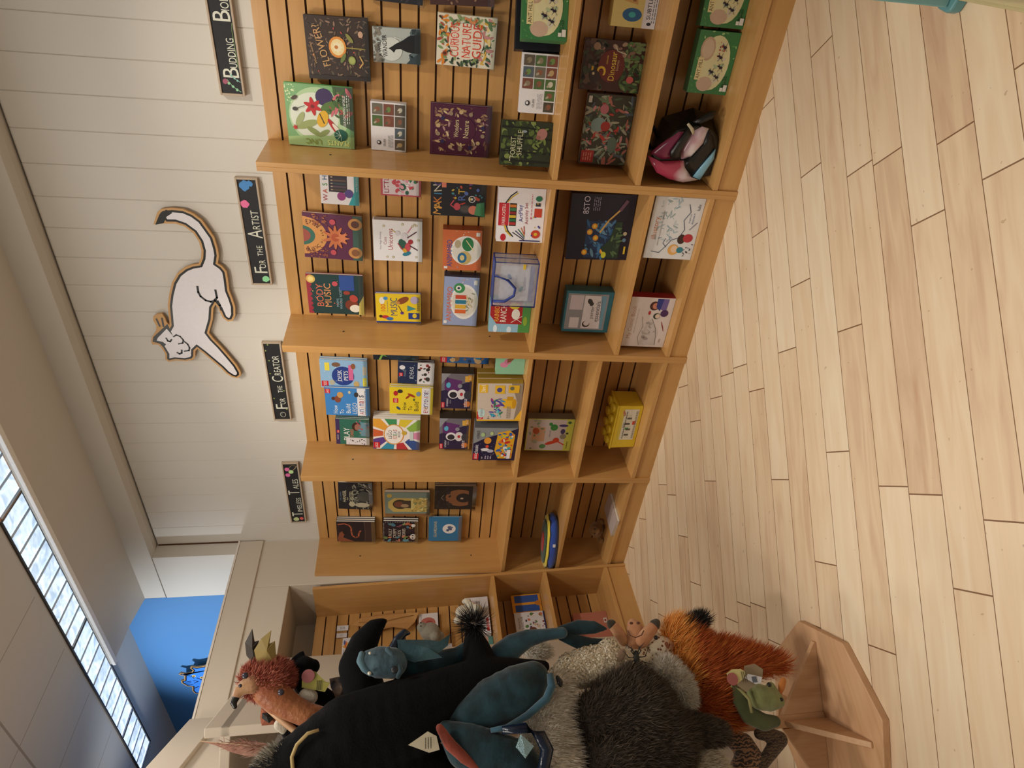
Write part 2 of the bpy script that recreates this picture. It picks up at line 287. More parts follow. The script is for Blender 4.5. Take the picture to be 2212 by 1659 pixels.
 'fluff':[(0.275,0.1,1.058,0.0221),(0.27,0.1,1.024,0.0289),(0.261,0.1,0.99,0.0136)],
 'teal_small':[(0.34,0.12,1.456,0.0271),(0.343,0.12,1.414,0.0305),(0.334,0.12,1.397,0.0237)],
 'arm1':[(0.166,-0.0,1.971),(0.114,-0.0,1.909),(0.032,-0.0,1.805)],
 'arm2':[(-0.021,-0.0,0.327),(-0.082,-0.0,0.453)],
 'arm3':[(0.195,-0.03,0.449),(0.157,-0.03,0.42)],
 'posttop':[(0.052,-0.0,1.959)],
}
# ------------------------------------------------------------------ the setting
W=.919; XC=-2.757; XP=-2.7775; HT=2.1205; SLN=.1049; DT=.3096; DB=.4052; ZA=.8639; ZB=.4853; ZC=.1225; TK=.0237; CEIL=3.53
KS=SLN/HT
def sy(z): return -SLN*(1-z/HT)            # slat face (leans back)
def fy(z): return -(DB+(DT-DB)*z/HT)       # front edge line of the side panels
def struct(o): o['kind']='structure'; return o
def floor_mat():
    m,nt,b=nodes('maple_boards'); L=nt.links; tc=N(nt,'ShaderNodeTexCoord'); sp=N(nt,'ShaderNodeSeparateXYZ'); L.new(tc.outputs['Object'],sp.inputs[0])
    def M(op,a,b_=None,c=None):
        n=N(nt,'ShaderNodeMath',operation=op)
        for i,v in enumerate((a,b_,c)):
            if v is None: continue
            if isinstance(v,(int,float)): n.inputs[i].default_value=v
            else: L.new(v,n.inputs[i])
        return n.outputs[0]
    s=M('MULTIPLY',M('SUBTRACT',sp.outputs[0],sp.outputs[1]),.70711)   # across the boards
    t=M('MULTIPLY',M('ADD',sp.outputs[0],sp.outputs[1]),.70711)        # along the boards
    r=M('DIVIDE',M('SUBTRACT',s,.0),.125); row=M('FLOOR',r); fr=M('FRACT',r)
    wn=N(nt,'ShaderNodeTexWhiteNoise',noise_dimensions='1D'); L.new(row,wn.inputs['W'])
    tl=M('DIVIDE',M('ADD',t,M('MULTIPLY',wn.outputs['Value'],7.3)),1.05); bi=M('FLOOR',tl); ft=M('FRACT',tl)
    wn2=N(nt,'ShaderNodeTexWhiteNoise',noise_dimensions='2D'); cb=N(nt,'ShaderNodeCombineXYZ'); L.new(row,cb.inputs[0]); L.new(bi,cb.inputs[1]); L.new(cb.outputs[0],wn2.inputs['Vector'])
    seam=M('MAXIMUM',M('LESS_THAN',fr,.022),M('LESS_THAN',ft,.0042))
    g=N(nt,'ShaderNodeCombineXYZ'); L.new(M('MULTIPLY',s,15),g.inputs[0]); L.new(M('MULTIPLY',t,1.6),g.inputs[1]); L.new(M('MULTIPLY',wn2.outputs['Value'],30),g.inputs[2])
    nz=N(nt,'ShaderNodeTexNoise',i_Scale=1.6,i_Detail=5.0,i_Distortion=.9); L.new(g.outputs[0],nz.inputs['Vector'])
    tone=M('ADD',M('MULTIPLY',wn2.outputs['Value'],.5),M('SUBTRACT',M('MULTIPLY',nz.outputs['Fac'],.95),.16))
    cr=N(nt,'ShaderNodeValToRGB'); e=cr.color_ramp.elements; e[0].position=.12; e[1].position=.95; e[0].color=lin('#c19d80'); e[1].color=lin('#e4d1b4')
    q=e.new(.5); q.color=lin('#d9bf9e')
    L.new(tone,cr.inputs[0]); mx=N(nt,'ShaderNodeMixRGB'); L.new(M('MULTIPLY',seam,.9),mx.inputs[0]); L.new(cr.outputs[0],mx.inputs[1]); mx.inputs[2].default_value=lin('#6a4423')
    # small dark flecks and scuffs
    vo=N(nt,'ShaderNodeTexNoise',i_Scale=34.0,i_Detail=2.0); L.new(tc.outputs['Object'],vo.inputs['Vector'])
    fl=M('MULTIPLY',M('GREATER_THAN',vo.outputs['Fac'],.735),.35); mx2=N(nt,'ShaderNodeMixRGB'); L.new(fl,mx2.inputs[0]); L.new(mx.outputs[0],mx2.inputs[1]); mx2.inputs[2].default_value=lin('#7a5230')
    L.new(mx2.outputs[0],b.inputs['Base Color']); b.inputs['Roughness'].default_value=.36; b.inputs['Coat Weight'].default_value=.12; b.inputs['Coat Roughness'].default_value=.3
    bp=N(nt,'ShaderNodeBump',i_Strength=.25,i_Distance=.002); L.new(M('SUBTRACT',M('MULTIPLY',nz.outputs['Fac'],.2),seam),bp.inputs['Height']); L.new(bp.outputs[0],b.inputs['Normal'])
    return m
struct(mesh('floor',lambda bm:box(bm,(-9,-7,-.1),(3.2,.4,0)),floor_mat()))
def ceil_mat():
    m,nt,b=nodes('ceiling_boards'); L=nt.links; tc=N(nt,'ShaderNodeTexCoord'); sp=N(nt,'ShaderNodeSeparateXYZ'); L.new(tc.outputs['Object'],sp.inputs[0])
    def seam(out,off,pitch,wd):
        a=N(nt,'ShaderNodeMath',operation='SUBTRACT'); a.inputs[1].default_value=off; L.new(out,a.inputs[0])
        d=N(nt,'ShaderNodeMath',operation='DIVIDE'); d.inputs[1].default_value=pitch; L.new(a.outputs[0],d.inputs[0])
        f=N(nt,'ShaderNodeMath',operation='FRACT'); L.new(d.outputs[0],f.inputs[0])
        g=N(nt,'ShaderNodeMath',operation='LESS_THAN'); g.inputs[1].default_value=wd; L.new(f.outputs[0],g.inputs[0]); return g.outputs[0]
    s1=seam(sp.outputs[0],-2.849,.51,.012); s2=seam(sp.outputs[1],-1.274,1.2,.012)
    far=N(nt,'ShaderNodeMath',operation='LESS_THAN'); far.inputs[1].default_value=-.70; L.new(sp.outputs[1],far.inputs[0]); mu=N(nt,'ShaderNodeMath',operation='MULTIPLY'); L.new(s1,mu.inputs[0]); L.new(far.outputs[0],mu.inputs[1]); s1=mu.outputs[0]
    mx=N(nt,'ShaderNodeMath',operation='MAXIMUM'); L.new(s1,mx.inputs[0]); L.new(s2,mx.inputs[1])
    c=N(nt,'ShaderNodeMixRGB'); L.new(mx.outputs[0],c.inputs[0]); c.inputs[1].default_value=lin('#e0d8cc'); c.inputs[2].default_value=lin('#b3a695')
    L.new(c.outputs[0],b.inputs['Base Color']); b.inputs['Roughness'].default_value=.75; return m
CM=ceil_mat()
struct(mesh('ceiling',lambda bm:box(bm,(-9,-7,CEIL),(3.2,.4,CEIL+.1)),CM))
# main wall of upright white boards with V joints, soffit above
def shiplap(bm):
    xs=[3.2]+[.445-.1526*i for i in range(-17,21)]+[XP]
    xs=[x for x in xs if XP<=x<=3.2]; xs=sorted(set(xs)); pr=[]
    for i,x in enumerate(xs):
        if 0<i<len(xs)-1: pr+=[(x-.003,0),(x,.004),(x+.003,0)]
        else: pr.append((x,0))
    A=[bm.verts.new((x,y,0)) for x,y in pr]; B=[bm.verts.new((x,y,3.195)) for x,y in pr]
    for i in range(len(pr)-1): bm.faces.new((A[i],A[i+1],B[i+1],B[i]))
    box(bm,(XP,.0045,0),(3.2,.12,3.195))
o=mesh('wall_main',shiplap,WHITE,loc=(0,.006,0)); struct(o)
def sof(bm): prism(bm,[(-.11,3.204),(-.055,3.197),(0,3.204),(.12,3.204),(.12,CEIL),(-.11,CEIL)],0,-3.21,3.2)
struct(mesh('trim_soffit',sof,WHITE))
def baf(bm): prism(bm,[(-.1102,3.342),(-.33,3.376),(-.60,3.387),(-.60,3.402),(-.33,3.392),(-.1102,3.358)],0,-3.21,3.2)
struct(mesh('ceiling_baffle',baf,WHITE))
struct(mesh('trim_corner_return',lambda bm:box(bm,(-3.22,-.105,0),(XP-.0005,.12,3.2)),WHITE))
struct(mesh('trim_corner_joint',lambda bm:box(bm,(XP+.0005,-.004,2.668),(XP+.005,.0055,3.19)),DARKGROOVE))
# far partition, 2.65 m high with a moulded cap, niche, and a 45 degree turn
PT=2.655
def part(bm):
    x0,x1=XP-.10,XP
    box(bm,(x0,-.38,0),(x1,-.001,2.52))                 # right of niche
    box(bm,(x0,-1.29,2.277),(x1,-.38,2.52))             # over niche
    box(bm,(x0,-1.345,0),(x1,-1.29,2.52))              # post
    box(bm,(x0-.02,-1.35,2.50),(x1+.012,-.001,PT))      # cap
    # niche inside
    box(bm,(x0-.42,-1.33,0),(x0-.36,-.36,2.36)); box(bm,(x0-.4,-.38,0),(x0+.0,-.34,2.36)); box(bm,(x0-.4,-1.33,0),(x0,-1.29,2.36)); box(bm,(x0-.4,-1.33,2.277),(x0,-.34,2.36))
o=mesh('wall_partition',part,CREAM,bevel=.004); struct(o)
def part45(bm):
    L_=2.6
    box(bm,(0,0,2.20),(L_,.10,2.52)); box(bm,(0,-.012,2.50),(L_,.12,PT)); box(bm,(.0,.02,0),(.05,.10,2.2)); box(bm,(.9,0,0),(L_,.10,2.2)); box(bm,(0,.36,0),(1.0,.4,2.3)); box(bm,(0,.1,2.2),(1.0,.4,2.24))
o=mesh('wall_partition_diagonal',part45,CREAM,bevel=.004,loc=(XP,-1.348,0),rot=(0,0,-PI/4)); struct(o)
struct(mesh('trim_partition_cap',lambda bm:box(bm,(XP-.125,-1.352,PT),(XP+.016,-.001,PT+.012)),paint('#e6ddd2',.5,'trim_paint')))
# blue room beyond
struct(mesh('wall_blue',lambda bm:box(bm,(-5.26,-.104,0),(-3.2205,.1,CEIL)),BLUE))
struct(mesh('wall_far_blue',lambda bm:box(bm,(-5.4,-6.5,0),(-5.25,-.104,CEIL)),BLUE))
# right-hand counter base just outside the frame, its plinth reaches the corner of the view
t=empty('display_counter',(.86,-1.32,0),None,'cream painted counter base with moulded plinth at the right edge of the floor','counter')
CRM=paint('#cfc59f',.5,'cream_enamel')
mesh('cabinet_body',lambda bm:box(bm,(.02,-.33,.06),(.5,0,.30)),CRM,t,bevel=.004)
mesh('plinth',lambda bm:(box(bm,(0,-.35,0),(.5,0,.045)),box(bm,(.008,-.34,.045),(.5,0,.06))),paint('#b9ad82',.5,'cream_enamel'),t,bevel=.003)
t=empty('white_display_riser',(.832,-.98,0),None,'low white display riser at the right edge of the floor','display riser')
mesh('riser_body',lambda bm:box(bm,(0,-.175,0),(.3,.0,.32)),paint('#dcd8d0',.5,'white_laminate'),t,bevel=.003); mesh('riser_top',lambda bm:box(bm,(-.002,-.177,.32),(.302,.002,.335)),paint('#e5e2dc',.5,'white_laminate'),t)
def foot(bm):
    prism(bm,[(-.055,0),(-.03,-.035),(0,-.043),(.03,-.035),(.04,0),(.05,.05),(-.06,.05)],2,0,.05)
    for v in bm.verts:
        if v.co.z>.01: v.co.x+=.012; v.co.y+=.006
t=empty('teal_stool',(.862,-1.262,0),(0,0,0),'teal painted stool foot poking in at the right edge of the floor','stool')
mesh('stool_foot',lambda bm:prism(bm,[(-.036,-.018),(-.030,-.036),(0,-.045),(.06,-.03),(.06,.04),(-.01,.042),(-.030,.02)],2,0,.035),paint('#5f8f93',.4,'teal_paint'),t,bevel=.006)
mesh('stool_leg',lambda bm:prism(bm,[(-.024,-.02),(.05,-.02),(.05,.03),(-.02,.03)],2,.0352,.28),paint('#79a9ab',.4,'teal_paint'),t,bevel=.004)

# ceiling light strip: 1 x 4 ft panels with cross blades
def em(name,c,s):
    m,nt,b=nodes(name); L=nt.links; tc=N(nt,'ShaderNodeTexCoord'); mp=N(nt,'ShaderNodeMapping'); mp.inputs['Scale'].default_value=(1,1.5,1); L.new(tc.outputs['Object'],mp.inputs[0])
    nz=N(nt,'ShaderNodeTexNoise',i_Scale=9.0,i_Detail=3.0,i_Distortion=1.2); L.new(mp.outputs[0],nz.inputs['Vector'])
    cr=N(nt,'ShaderNodeValToRGB'); cr.color_ramp.elements[0].position=.35; cr.color_ramp.elements[1].position=.7; cr.color_ramp.elements[0].color=(c[0]*.42,c[1]*.5,c[2]*.6,1); cr.color_ramp.elements[1].color=(c[0],c[1],c[2],1)
    L.new(nz.outputs['Fac'],cr.inputs[0]); L.new(cr.outputs[0],b.inputs['Emission Color']); b.inputs['Emission Strength'].default_value=s; b.inputs['Base Color'].default_value=(.5,.55,.6,1); b.inputs['Roughness'].default_value=.2; return m
EM=em('diffuser_glass',(.80,.91,1.0),1.15); BLADE=paint('#eef3fa',.25,'louver_glass',var=.02); DK=paint('#3b3430',.5,'dark_frame'); TANF=paint('#b98f6c',.5,'tan_frame')
x=-4.24; n=0
def light_panel(x0,x1,fr):
    t=empty('ceiling_light_panel',((x0+x1)/2,-.549,CEIL),None,{-4.6:'short cool white ceiling light panel at the far end of the strip, beyond the partition',-4.066:'louvered ceiling light panel with dark frame, second from far end',-2.92:'louvered ceiling light panel beside the end of the white trim',-1.764:'louvered ceiling light panel with tan frame, above the first tan crossbar',-.61:'louvered ceiling light panel with tan frame at the near edge of view'}[x0],'ceiling light','louvered light panels in the ceiling')
    h=(x1-x0)/2-.006
    mesh('diffuser',lambda bm:box(bm,(-h,-.105,-.004),(h,.105,-.002)),EM,t)
    def bl(bm):
        k=int(round(2*h/.134))
        for i in range(k+1):
            c=-h+.004+(2*h-.008)*i/k
            prism(bm,[(c-.002,-.004),(c+.012,-.011),(c+.013,-.0095),(c,-.003)],1,-.105,.105)
            prism(bm,[(c-.0018,-.002),(c+.0018,-.002),(c+.0018,-.013),(c-.0018,-.013)],1,-.105,.105)
    mesh('louver_blades',bl,BLADE,t)
    def frm(bm):
        box(bm,(-h-.006,.105,-.012),(h+.006,.117,-.0005)); box(bm,(-h-.006,-.117,-.010),(h+.006,-.105,-.0005)); box(bm,(-h-.006,-.105,-.014),(-h,.105,-.0005)); box(bm,(h,-.105,-.014),(h+.006,.105,-.0005))
    mesh('frame',frm,fr,t)
for a,b,f in ((-4.6,-4.066,DK),(-4.066,-2.92,DK),(-2.92,-1.764,DK),(-1.764,-.61,TANF),(-.61,.54,TANF)): light_panel(a,b,f)
struct(mesh('trim_light_strip',lambda bm:box(bm,(-3.21,-.608,3.366),(3.2,-.578,3.3865)),paint('#fbf6f0',.4,'trim_paint'),bevel=.002))
struct(mesh('trim_light_tan',lambda bm:box(bm,(-2.9,-.430,CEIL-.02),(3.2,-.400,CEIL-.0005)),TANF))

# ------------------------------------------------------------------ slat-wall shelving units
G0=2.0558; GP=.0762
def slat_fn(w0,w1,zb=.1,mi=0):
    """grooved panel; leans back; each groove is a real slot with a dark core"""
    def f(bm):
        zs=[HT]; j=0
        while G0-j*GP>zb+.02: zs+=[G0-j*GP+.0045,G0-j*GP-.0045]; j+=1
        zs.append(zb)
        pr=[]
        for i in range(0,len(zs),2):
            pr+=[(0,zs[i]),(0,zs[i+1])]
            if i+2<len(zs): pr+=[(.008,zs[i+1]),(.008,zs[i+2])]
        pts=[(sy(z)+d,z) for d,z in pr]
        A=[bm.verts.new((w0,y,z)) for y,z in pts]; B=[bm.verts.new((w1,y,z)) for y,z in pts]
        for i in range(len(pts)-1):
            fc=bm.faces.new((A[i],A[i+1],B[i+1],B[i])); fc.material_index=1 if i%4 in(1,2,3) and pts[i]!=pts[i+1] and (pr[i][0]>0 or pr[i+1][0]>0) else 0
        a=bm.verts.new((w0,.0135,HT)); b=bm.verts.new((w1,.0135,HT)); c=bm.verts.new((w1,.0135+sy(zb),zb)); d=bm.verts.new((w0,.0135+sy(zb),zb))
        bm.faces.new((A[0],B[0],b,a)); bm.faces.new((a,b,c,d)); bm.faces.new((A[-1],d,c,B[-1])); bm.faces.new(A+[d,a]); bm.faces.new(B+[c,b])
    return f
def unit(loc,rz,label,za=ZA,zb=ZB,zc=ZC,w=W):
    t=empty('display_shelving_unit',loc,(0,0,rz),label,'shelving unit','slatwall display shelving units')
    T=.0197
    o=mesh('slat_panel',slat_fn(T,w-T),[PLY,DARKGROOVE],t)
    for s in (0,1):
        x0=0 if s==0 else w-T
        def side(bm,x0=x0): prism(bm,[(.0132,HT),(fy(HT),HT),(fy(0),0),(.0132,0)],0,x0,x0+T)
        mesh('side_panel',side,PLYZ,t,bevel=.0012)
    for z in (za,zb,zc):
        def sh(bm,z=z): prism(bm,[(sy(z)-.001,z),(fy(z)+.003,z),(fy(z-TK)+.003,z-TK),(sy(z-TK)-.001,z-TK)],0,T+.0004,w-T-.0004)
        mesh('shelf',sh,PLY,t,bevel=.0012)
    mesh('toe_kick',lambda bm:prism(bm,[(fy(zc)+.012,zc-TK-.0005),(fy(0)+.012,0.0),(fy(0)+.03,0.0),(fy(zc)+.03,zc-TK-.0005)],0,T+.0004,w-T-.0004),PLY,t)
    for z,d in ((1.83,.17),(1.06,.17)):
        def pin(bm,z=z,d=d): tube(bm,[(T-.0005,fy(z)+d-.02,z),(T+.0015,fy(z)+d-.02,z)],.005,10)
        mesh('peg_hole',pin,DK,t)
    return t
def clearance(): pass
unit((-.0197,-.008,0),0,'plywood slatwall shelving unit holding plant and nature books, nearest the camera')
unit((-W-.0197,-.008,0),0,'plywood slatwall shelving unit under the artist sign, with music and art books',zb=.407)
unit((-2*W-.0197,-.008,0),0,'plywood slatwall shelving unit under the creator sign, with building brick books')
unit((-3*W-.0195,-.008,0),0,'plywood slatwall shelving unit in the corner, under the tales sign')
unit((XC-.311,-.435-W+.0197,0),PI/2,'plywood slatwall shelving unit in the niche, behind the hanging puppets',.945,.585,.155)
# ------------------------------------------------------------------ chalk signs on the wall
FR=paint('#b7a48e',.55,'raw_wood_frame',bump=.2,scale=90); CH=paint('#17181d',.6,'chalkboard',bump=.1,scale=200)
def sign(xl,segs,label,deco):
    t=empty('chalkboard_sign',(xl,.005,2.192),None,label,'sign','chalkboard signs above the shelving')
    w_,h_=.562,.103
    def fr(bm):
        box(bm,(0,-.022,0),(w_,0,.009)); box(bm,(0,-.022,h_-.009),(w_,0,h_)); box(bm,(0,-.022,.009),(.009,0,h_-.009)); box(bm,(w_-.009,-.022,.009),(w_,0,h_-.009))
    mesh('frame',fr,FR,t,bevel=.0015); mesh('chalkboard',lambda bm:box(bm,(.009,-.017,.009),(w_-.009,-.004,h_-.009)),CH,t)
    a=Art(w_,h_,0); 
    for s,cx,cz,hh,mw in segs: a.text(s,cx,cz,hh,'#dcdccb',0,mw)
    deco(a); o=a.done('lettering',t); o.location=(w_/2,-.0172,0); return t
def leaf(a,x,z,s,c='#8fc79a'):
    a.line([(x,z),(x+.03*s,z+.25*s),(x+.07*s,z+.4*s)],.004,c)
    for k in range(3): a.ell(x+.012*s+.018*k*s,z+.12*s+.12*k*s,.008*s,.05*s,c,rot=(60,-50,40)[k])
def deco1(a):
    a.blob(.10,.72,.022,'#a14a63'); leaf(a,.03,.15,1.2); leaf(a,.10,.12,.9,'#8fc4b6'); a.line([(.2,.12),(.45,.16),(.5,.12)],.003,'#8fae6a'); a.line([(.68,.72),(.72,.9),(.78,.7),(.86,.85)],.005,'#8fc79a')
    for k in range(5): a.ell(.68+.05*k,.78,.01,.05,'#9fd0a8',rot=40*k)
sign(.18,[('B',.165,.45,.62,.07),('UDDING',.30,.30,.30,.2),('B',.545,.48,.66,.07),('IOLOGIST',.70,.30,.32,.24)],'black chalkboard sign lettered BUDDING BIOLOGIST with chalk vines, nearest the camera',deco1)
def deco2(a):
    a.blob(.06,.28,.035,'#8fdba0'); a.blob(.77,.72,.04,'#ea6f9f'); a.blob(.93,.62,.05,'#3f86c6'); a.blob(.95,.38,.03,'#3f86c6'); a.scat(260,.03,.12,.97,.88,['#7f8084','#9a9a98'],.001,.0022,'dot')
sign(-W+.176,[('F',.15,.45,.6,.06),('OR',.21,.33,.3,.08),('THE',.34,.36,.26,.1),('A',.5,.47,.66,.08),('RTIST',.63,.36,.34,.17)],'black chalkboard sign lettered FOR THE ARTIST with paint splats',deco2)
def deco3(a):
    a.ell(.08,.45,.035,.16,'#c9c9b8'); a.ell(.08,.45,.030,.135,'#1d1f25'); a.ell(.072,.52,.004,.02,'#c9c9b8'); a.ell(.092,.50,.004,.02,'#c9c9b8')
    for x,z in ((.3,.8),(.62,.8),(.78,.75),(.9,.85),(.15,.2),(.97,.7),(.4,.2)): a.star(x,z,.012,'#b9cf6c',4,.3)
sign(-2*W+.176,[('F',.19,.45,.64,.06),('OR',.26,.36,.3,.08),('THE',.42,.40,.26,.09),('C',.55,.45,.6,.07),('REATOR',.72,.40,.36,.24)],'black chalkboard sign lettered FOR THE CREATOR with small stars',deco3)
def deco4(a):
    a.blob(.06,.62,.035,'#c8d79b',18,.15); a.blob(.07,.28,.025,'#e0645f',16,.15)
    for x,z,c in ((.90,.72,'#e06fa6'),(.81,.72,'#e06fa6'),(.86,.5,'#bfe0a0')): a.ell(x,z,.028,.15,c); a.line([(x+.02,z-.12),(x+.06,z-.3),(.95,.12)],.006,'#9c8f6a')
sign(-3*W+.178,[('T',.15,.5,.66,.07),('IMELESS',.31,.30,.30,.24),('T',.52,.52,.68,.07),('ALES',.66,.34,.34,.16)],'black chalkboard sign lettered TIMELESS TALES beside the corner',deco4)
# ------------------------------------------------------------------ painted cats cut from plywood
CATO=[(-.426,2.698),(-.367,2.669),(-.348,2.646),(-.341,2.6),(-.344,2.549),(-.364,2.508),(-.396,2.474),(-.447,2.45),(-.484,2.433),(-.545,2.427),(-.584,2.428),(-.624,2.44),(-.64,2.422),(-.668,2.406),(-.713,2.406),(-.78,2.41),(-.823,2.402),(-.875,2.396),(-.928,2.403),(-.96,2.42),(-.966,2.447),(-.942,2.469),(-.885,2.481),(-.863,2.492),(-.886,2.506),(-.957,2.522),(-1.039,2.555),(-1.076,2.539),(-1.123,2.51),(-1.19,2.475),(-1.249,2.446),(-1.299,2.431),(-1.324,2.434),(-1.343,2.457),(-1.335,2.483),(-1.309,2.51),(-1.269,2.534),(-1.22,2.571),(-1.171,2.608),(-1.143,2.632),(-1.157,2.646),(-1.196,2.654),(-1.215,2.668),(-1.225,2.708),(-1.22,2.759),(-1.23,2.798),(-1.211,2.811),(-1.177,2.804),(-1.135,2.815),(-1.116,2.826),(-1.116,2.855),(-1.098,2.858),(-1.07,2.848),(-1.028,2.817),(-.997,2.81),(-.966,2.818),(-.943,2.813),(-.926,2.791),(-.923,2.766),(-.947,2.757),(-.978,2.753),(-.991,2.743),(-.942,2.736),(-.872,2.727),(-.804,2.706),(-.736,2.678),(-.686,2.644),(-.653,2.603),(-.636,2.566),(-.629,2.532),(-.595,2.514),(-.555,2.505),(-.509,2.508),(-.464,2.526),(-.432,2.56),(-.419,2.596),(-.42,2.642)]
def inset(P,d):
    n=len(P); A=sum(P[i][0]*P[(i+1)%n][1]-P[(i+1)%n][0]*P[i][1] for i in range(n)); sg=1 if A>0 else -1; out=[]
    for i in range(n):
        p0,p1,p2=Vector(P[i-1]),Vector(P[i]),Vector(P[(i+1)%n]); a=(p1-p0).normalized(); b=(p2-p1).normalized()
        nn=Vector((-a.y,a.x))+Vector((-b.y,b.x)); nn=nn.normalized()*sg; k=1/max(.55,abs(nn.dot(Vector((-b.y,b.x)))))
        out.append(tuple(p1+nn*d*k))
    return out
def raw_art(x0,z0,y):
    a=Art(1,1,y); return a
def cutout(name,P,loc,label,fill,ins,lines,th=.012,gap=.012,inner=None,polys=()):
    t=empty(name,loc,None,label,'wall cutout')
    Q=[(x-loc[0],z-loc[2]) for x,z in P]
    mesh('plywood_shape',lambda bm:prism(bm,Q,1,-gap-th,-gap),paint('#c89a62',.5,'cut_plywood'),t)
    mesh('spacer_block',lambda bm:box(bm,(sum(q[0] for q in Q)/len(Q)-.03,-gap+.0002,sum(q[1] for q in Q)/len(Q)-.03),(sum(q[0] for q in Q)/len(Q)+.03,-.0002,sum(q[1] for q in Q)/len(Q)+.03)),paint('#c89a62',.5,'cut_plywood'),t)
    a=Art(1,1,-gap-th,False)
    I_=[(x-loc[0],z-loc[2]) for x,z in (inner or P)]; a.poly(inset(I_,ins[0]),'#101012',raw=True); a.poly(inset(I_,ins[1]),fill,raw=True)
    for c_,L_ in polys: a.poly([(x-loc[0],z-loc[2]) for x,z in L_],c_,raw=True)
    for wd,L_ in lines: a.line([(x-loc[0]+.5,z-loc[2]) for x,z in L_],wd,'#131318')
    a.done('painted_face',t); return t
CATI=[p for p in CATO if p not in [(-1.116,2.855),(-1.098,2.858),(-1.07,2.848),(-1.028,2.817),(-.997,2.81),(-.966,2.818),(-.943,2.813),(-.926,2.791),(-.923,2.766),(-.947,2.757),(-.978,2.753),(-.426,2.698),(-.429,2.676)]]
cutout('cat_wall_cutout',CATO,(-.85,.005,2.6),'white painted plywood cat cutout with curled tail on the white board wall','#e4dfe2',(.010,.021),
 [(.011,[(-.758,2.561),(-.79,2.563),(-.815,2.556),(-.838,2.535),(-.846,2.512),(-.84,2.49),(-.82,2.477),(-.777,2.477)]),(.011,[(-.841,2.477),(-.866,2.47),(-.894,2.468)]),(.009,[(-1.074,2.777),(-1.092,2.772),(-1.096,2.762),(-1.083,2.752)]),(.009,[(-1.167,2.74),(-1.176,2.73),(-1.17,2.718),(-1.151,2.714)]),
 (.008,[(-1.064,2.738),(-1.053,2.722),(-1.062,2.705),(-1.085,2.693),(-1.105,2.70),(-1.11,2.722)]),(.008,[(-1.091,2.693),(-1.112,2.676),(-1.135,2.671),(-1.153,2.677),(-1.158,2.702)]),(.008,[(-.955,2.80),(-1.0,2.793)]),(.008,[(-.950,2.772),(-1.0,2.775)])],inner=CATI,polys=[('#101012',[(-.985,2.752),(-1.068,2.840),(-1.098,2.850),(-1.108,2.822),(-1.125,2.795),(-1.06,2.74)]),('#e4dfe2',[(-1.015,2.762),(-1.072,2.818),(-1.090,2.828),(-1.098,2.800),(-1.12,2.78),(-1.06,2.74)]),('#101012',[(-.428,2.69),(-.375,2.660),(-.350,2.625),(-.365,2.60),(-.385,2.630),(-.418,2.650)])])
BC=[(-4.124,3.287),(-4.105,3.267),(-4.126,3.232),(-4.11,3.189),(-4.078,3.174),(-4.044,3.188),(-4.024,3.173),(-4.04,3.137),(-4.032,3.091),(-4.0,3.016),(-4.021,2.826),(-4.085,2.614),(-4.265,2.561),(-4.403,2.688),(-4.477,2.932),(-4.455,3.154),(-4.429,3.203),(-4.419,3.224),(-4.377,3.234),(-4.32,3.223),(-4.303,3.26),(-4.253,3.29),(-4.219,3.289),(-4.212,3.262),(-4.153,3.25)]
o=cutout('cat_wall_cutout',BC,(-4.22,-.105,3.04),'bright blue painted cat cutout peeking over the partition on the blue wall','#3d86e6',(.007,.017),
 [(.008,[(-4.148,3.228),(-4.159,3.197),(-4.191,3.186)]),(.007,[(-4.222,3.197),(-4.244,3.165),(-4.265,3.197)]),(.007,[(-4.259,3.266),(-4.254,3.223)]),(.007,[(-4.238,3.260),(-4.233,3.218)]),(.007,[(-4.281,3.250),(-4.281,3.213)]),(.008,[(-4.339,3.207),(-4.318,3.175)]),(.008,[(-4.222,3.133),(-4.191,3.165)])],gap=.05)
a=Art(1,1,-.0625,False); 
for x,z in ((-4.161,3.181),(-4.191,3.128)): a.ell(x+4.22+.5,z-3.04,.016,.014,'#e8c36a'); a.ell(x+4.22+.5,z-3.04,.007,.007,'#15151a')
o2=a.done('eyes',o)
# ------------------------------------------------------------------ books, boxes and packs on the shelves
LEAN=-math.atan(KS)
def ori(yaw,roll): return (Matrix.Rotation(math.radians(yaw),3,'Z')@Matrix.Rotation(LEAN,3,'X')@Matrix.Rotation(-math.radians(roll),3,'Y'))
def acr():
    m,nt,b=nodes('clear_acrylic'); L=nt.links; o=nt.nodes['Material Output']; tr=N(nt,'ShaderNodeBsdfTransparent'); tr.inputs[0].default_value=(.96,.97,.96,1)
    gl=N(nt,'ShaderNodeBsdfGlossy'); gl.inputs['Roughness'].default_value=.06; fr=N(nt,'ShaderNodeFresnel'); fr.inputs[0].default_value=1.45
    ad=N(nt,'ShaderNodeMath',operation='MULTIPLY_ADD'); ad.inputs[1].default_value=.55; ad.inputs[2].default_value=.02; L.new(fr.outputs[0],ad.inputs[0])
    mx=N(nt,'ShaderNodeMixShader'); L.new(ad.outputs[0],mx.inputs[0]); L.new(tr.outputs[0],mx.inputs[1]); L.new(gl.outputs[0],mx.inputs[2]); L.new(mx.outputs[0],o.inputs[0]); return m
ACR=acr(); PAGE=paint('#e9e4d8',.7,'paper',var=.05,scale=300)
def copy_tree(r):
    c=r.copy(); COL.objects.link(c)
    for k in r.children:
        d=k.copy(); COL.objects.link(d); d.parent=c
        for g in k.children: e=g.copy(); COL.objects.link(e); e.parent=d
    return c
ORD=['second','third','fourth','fifth']
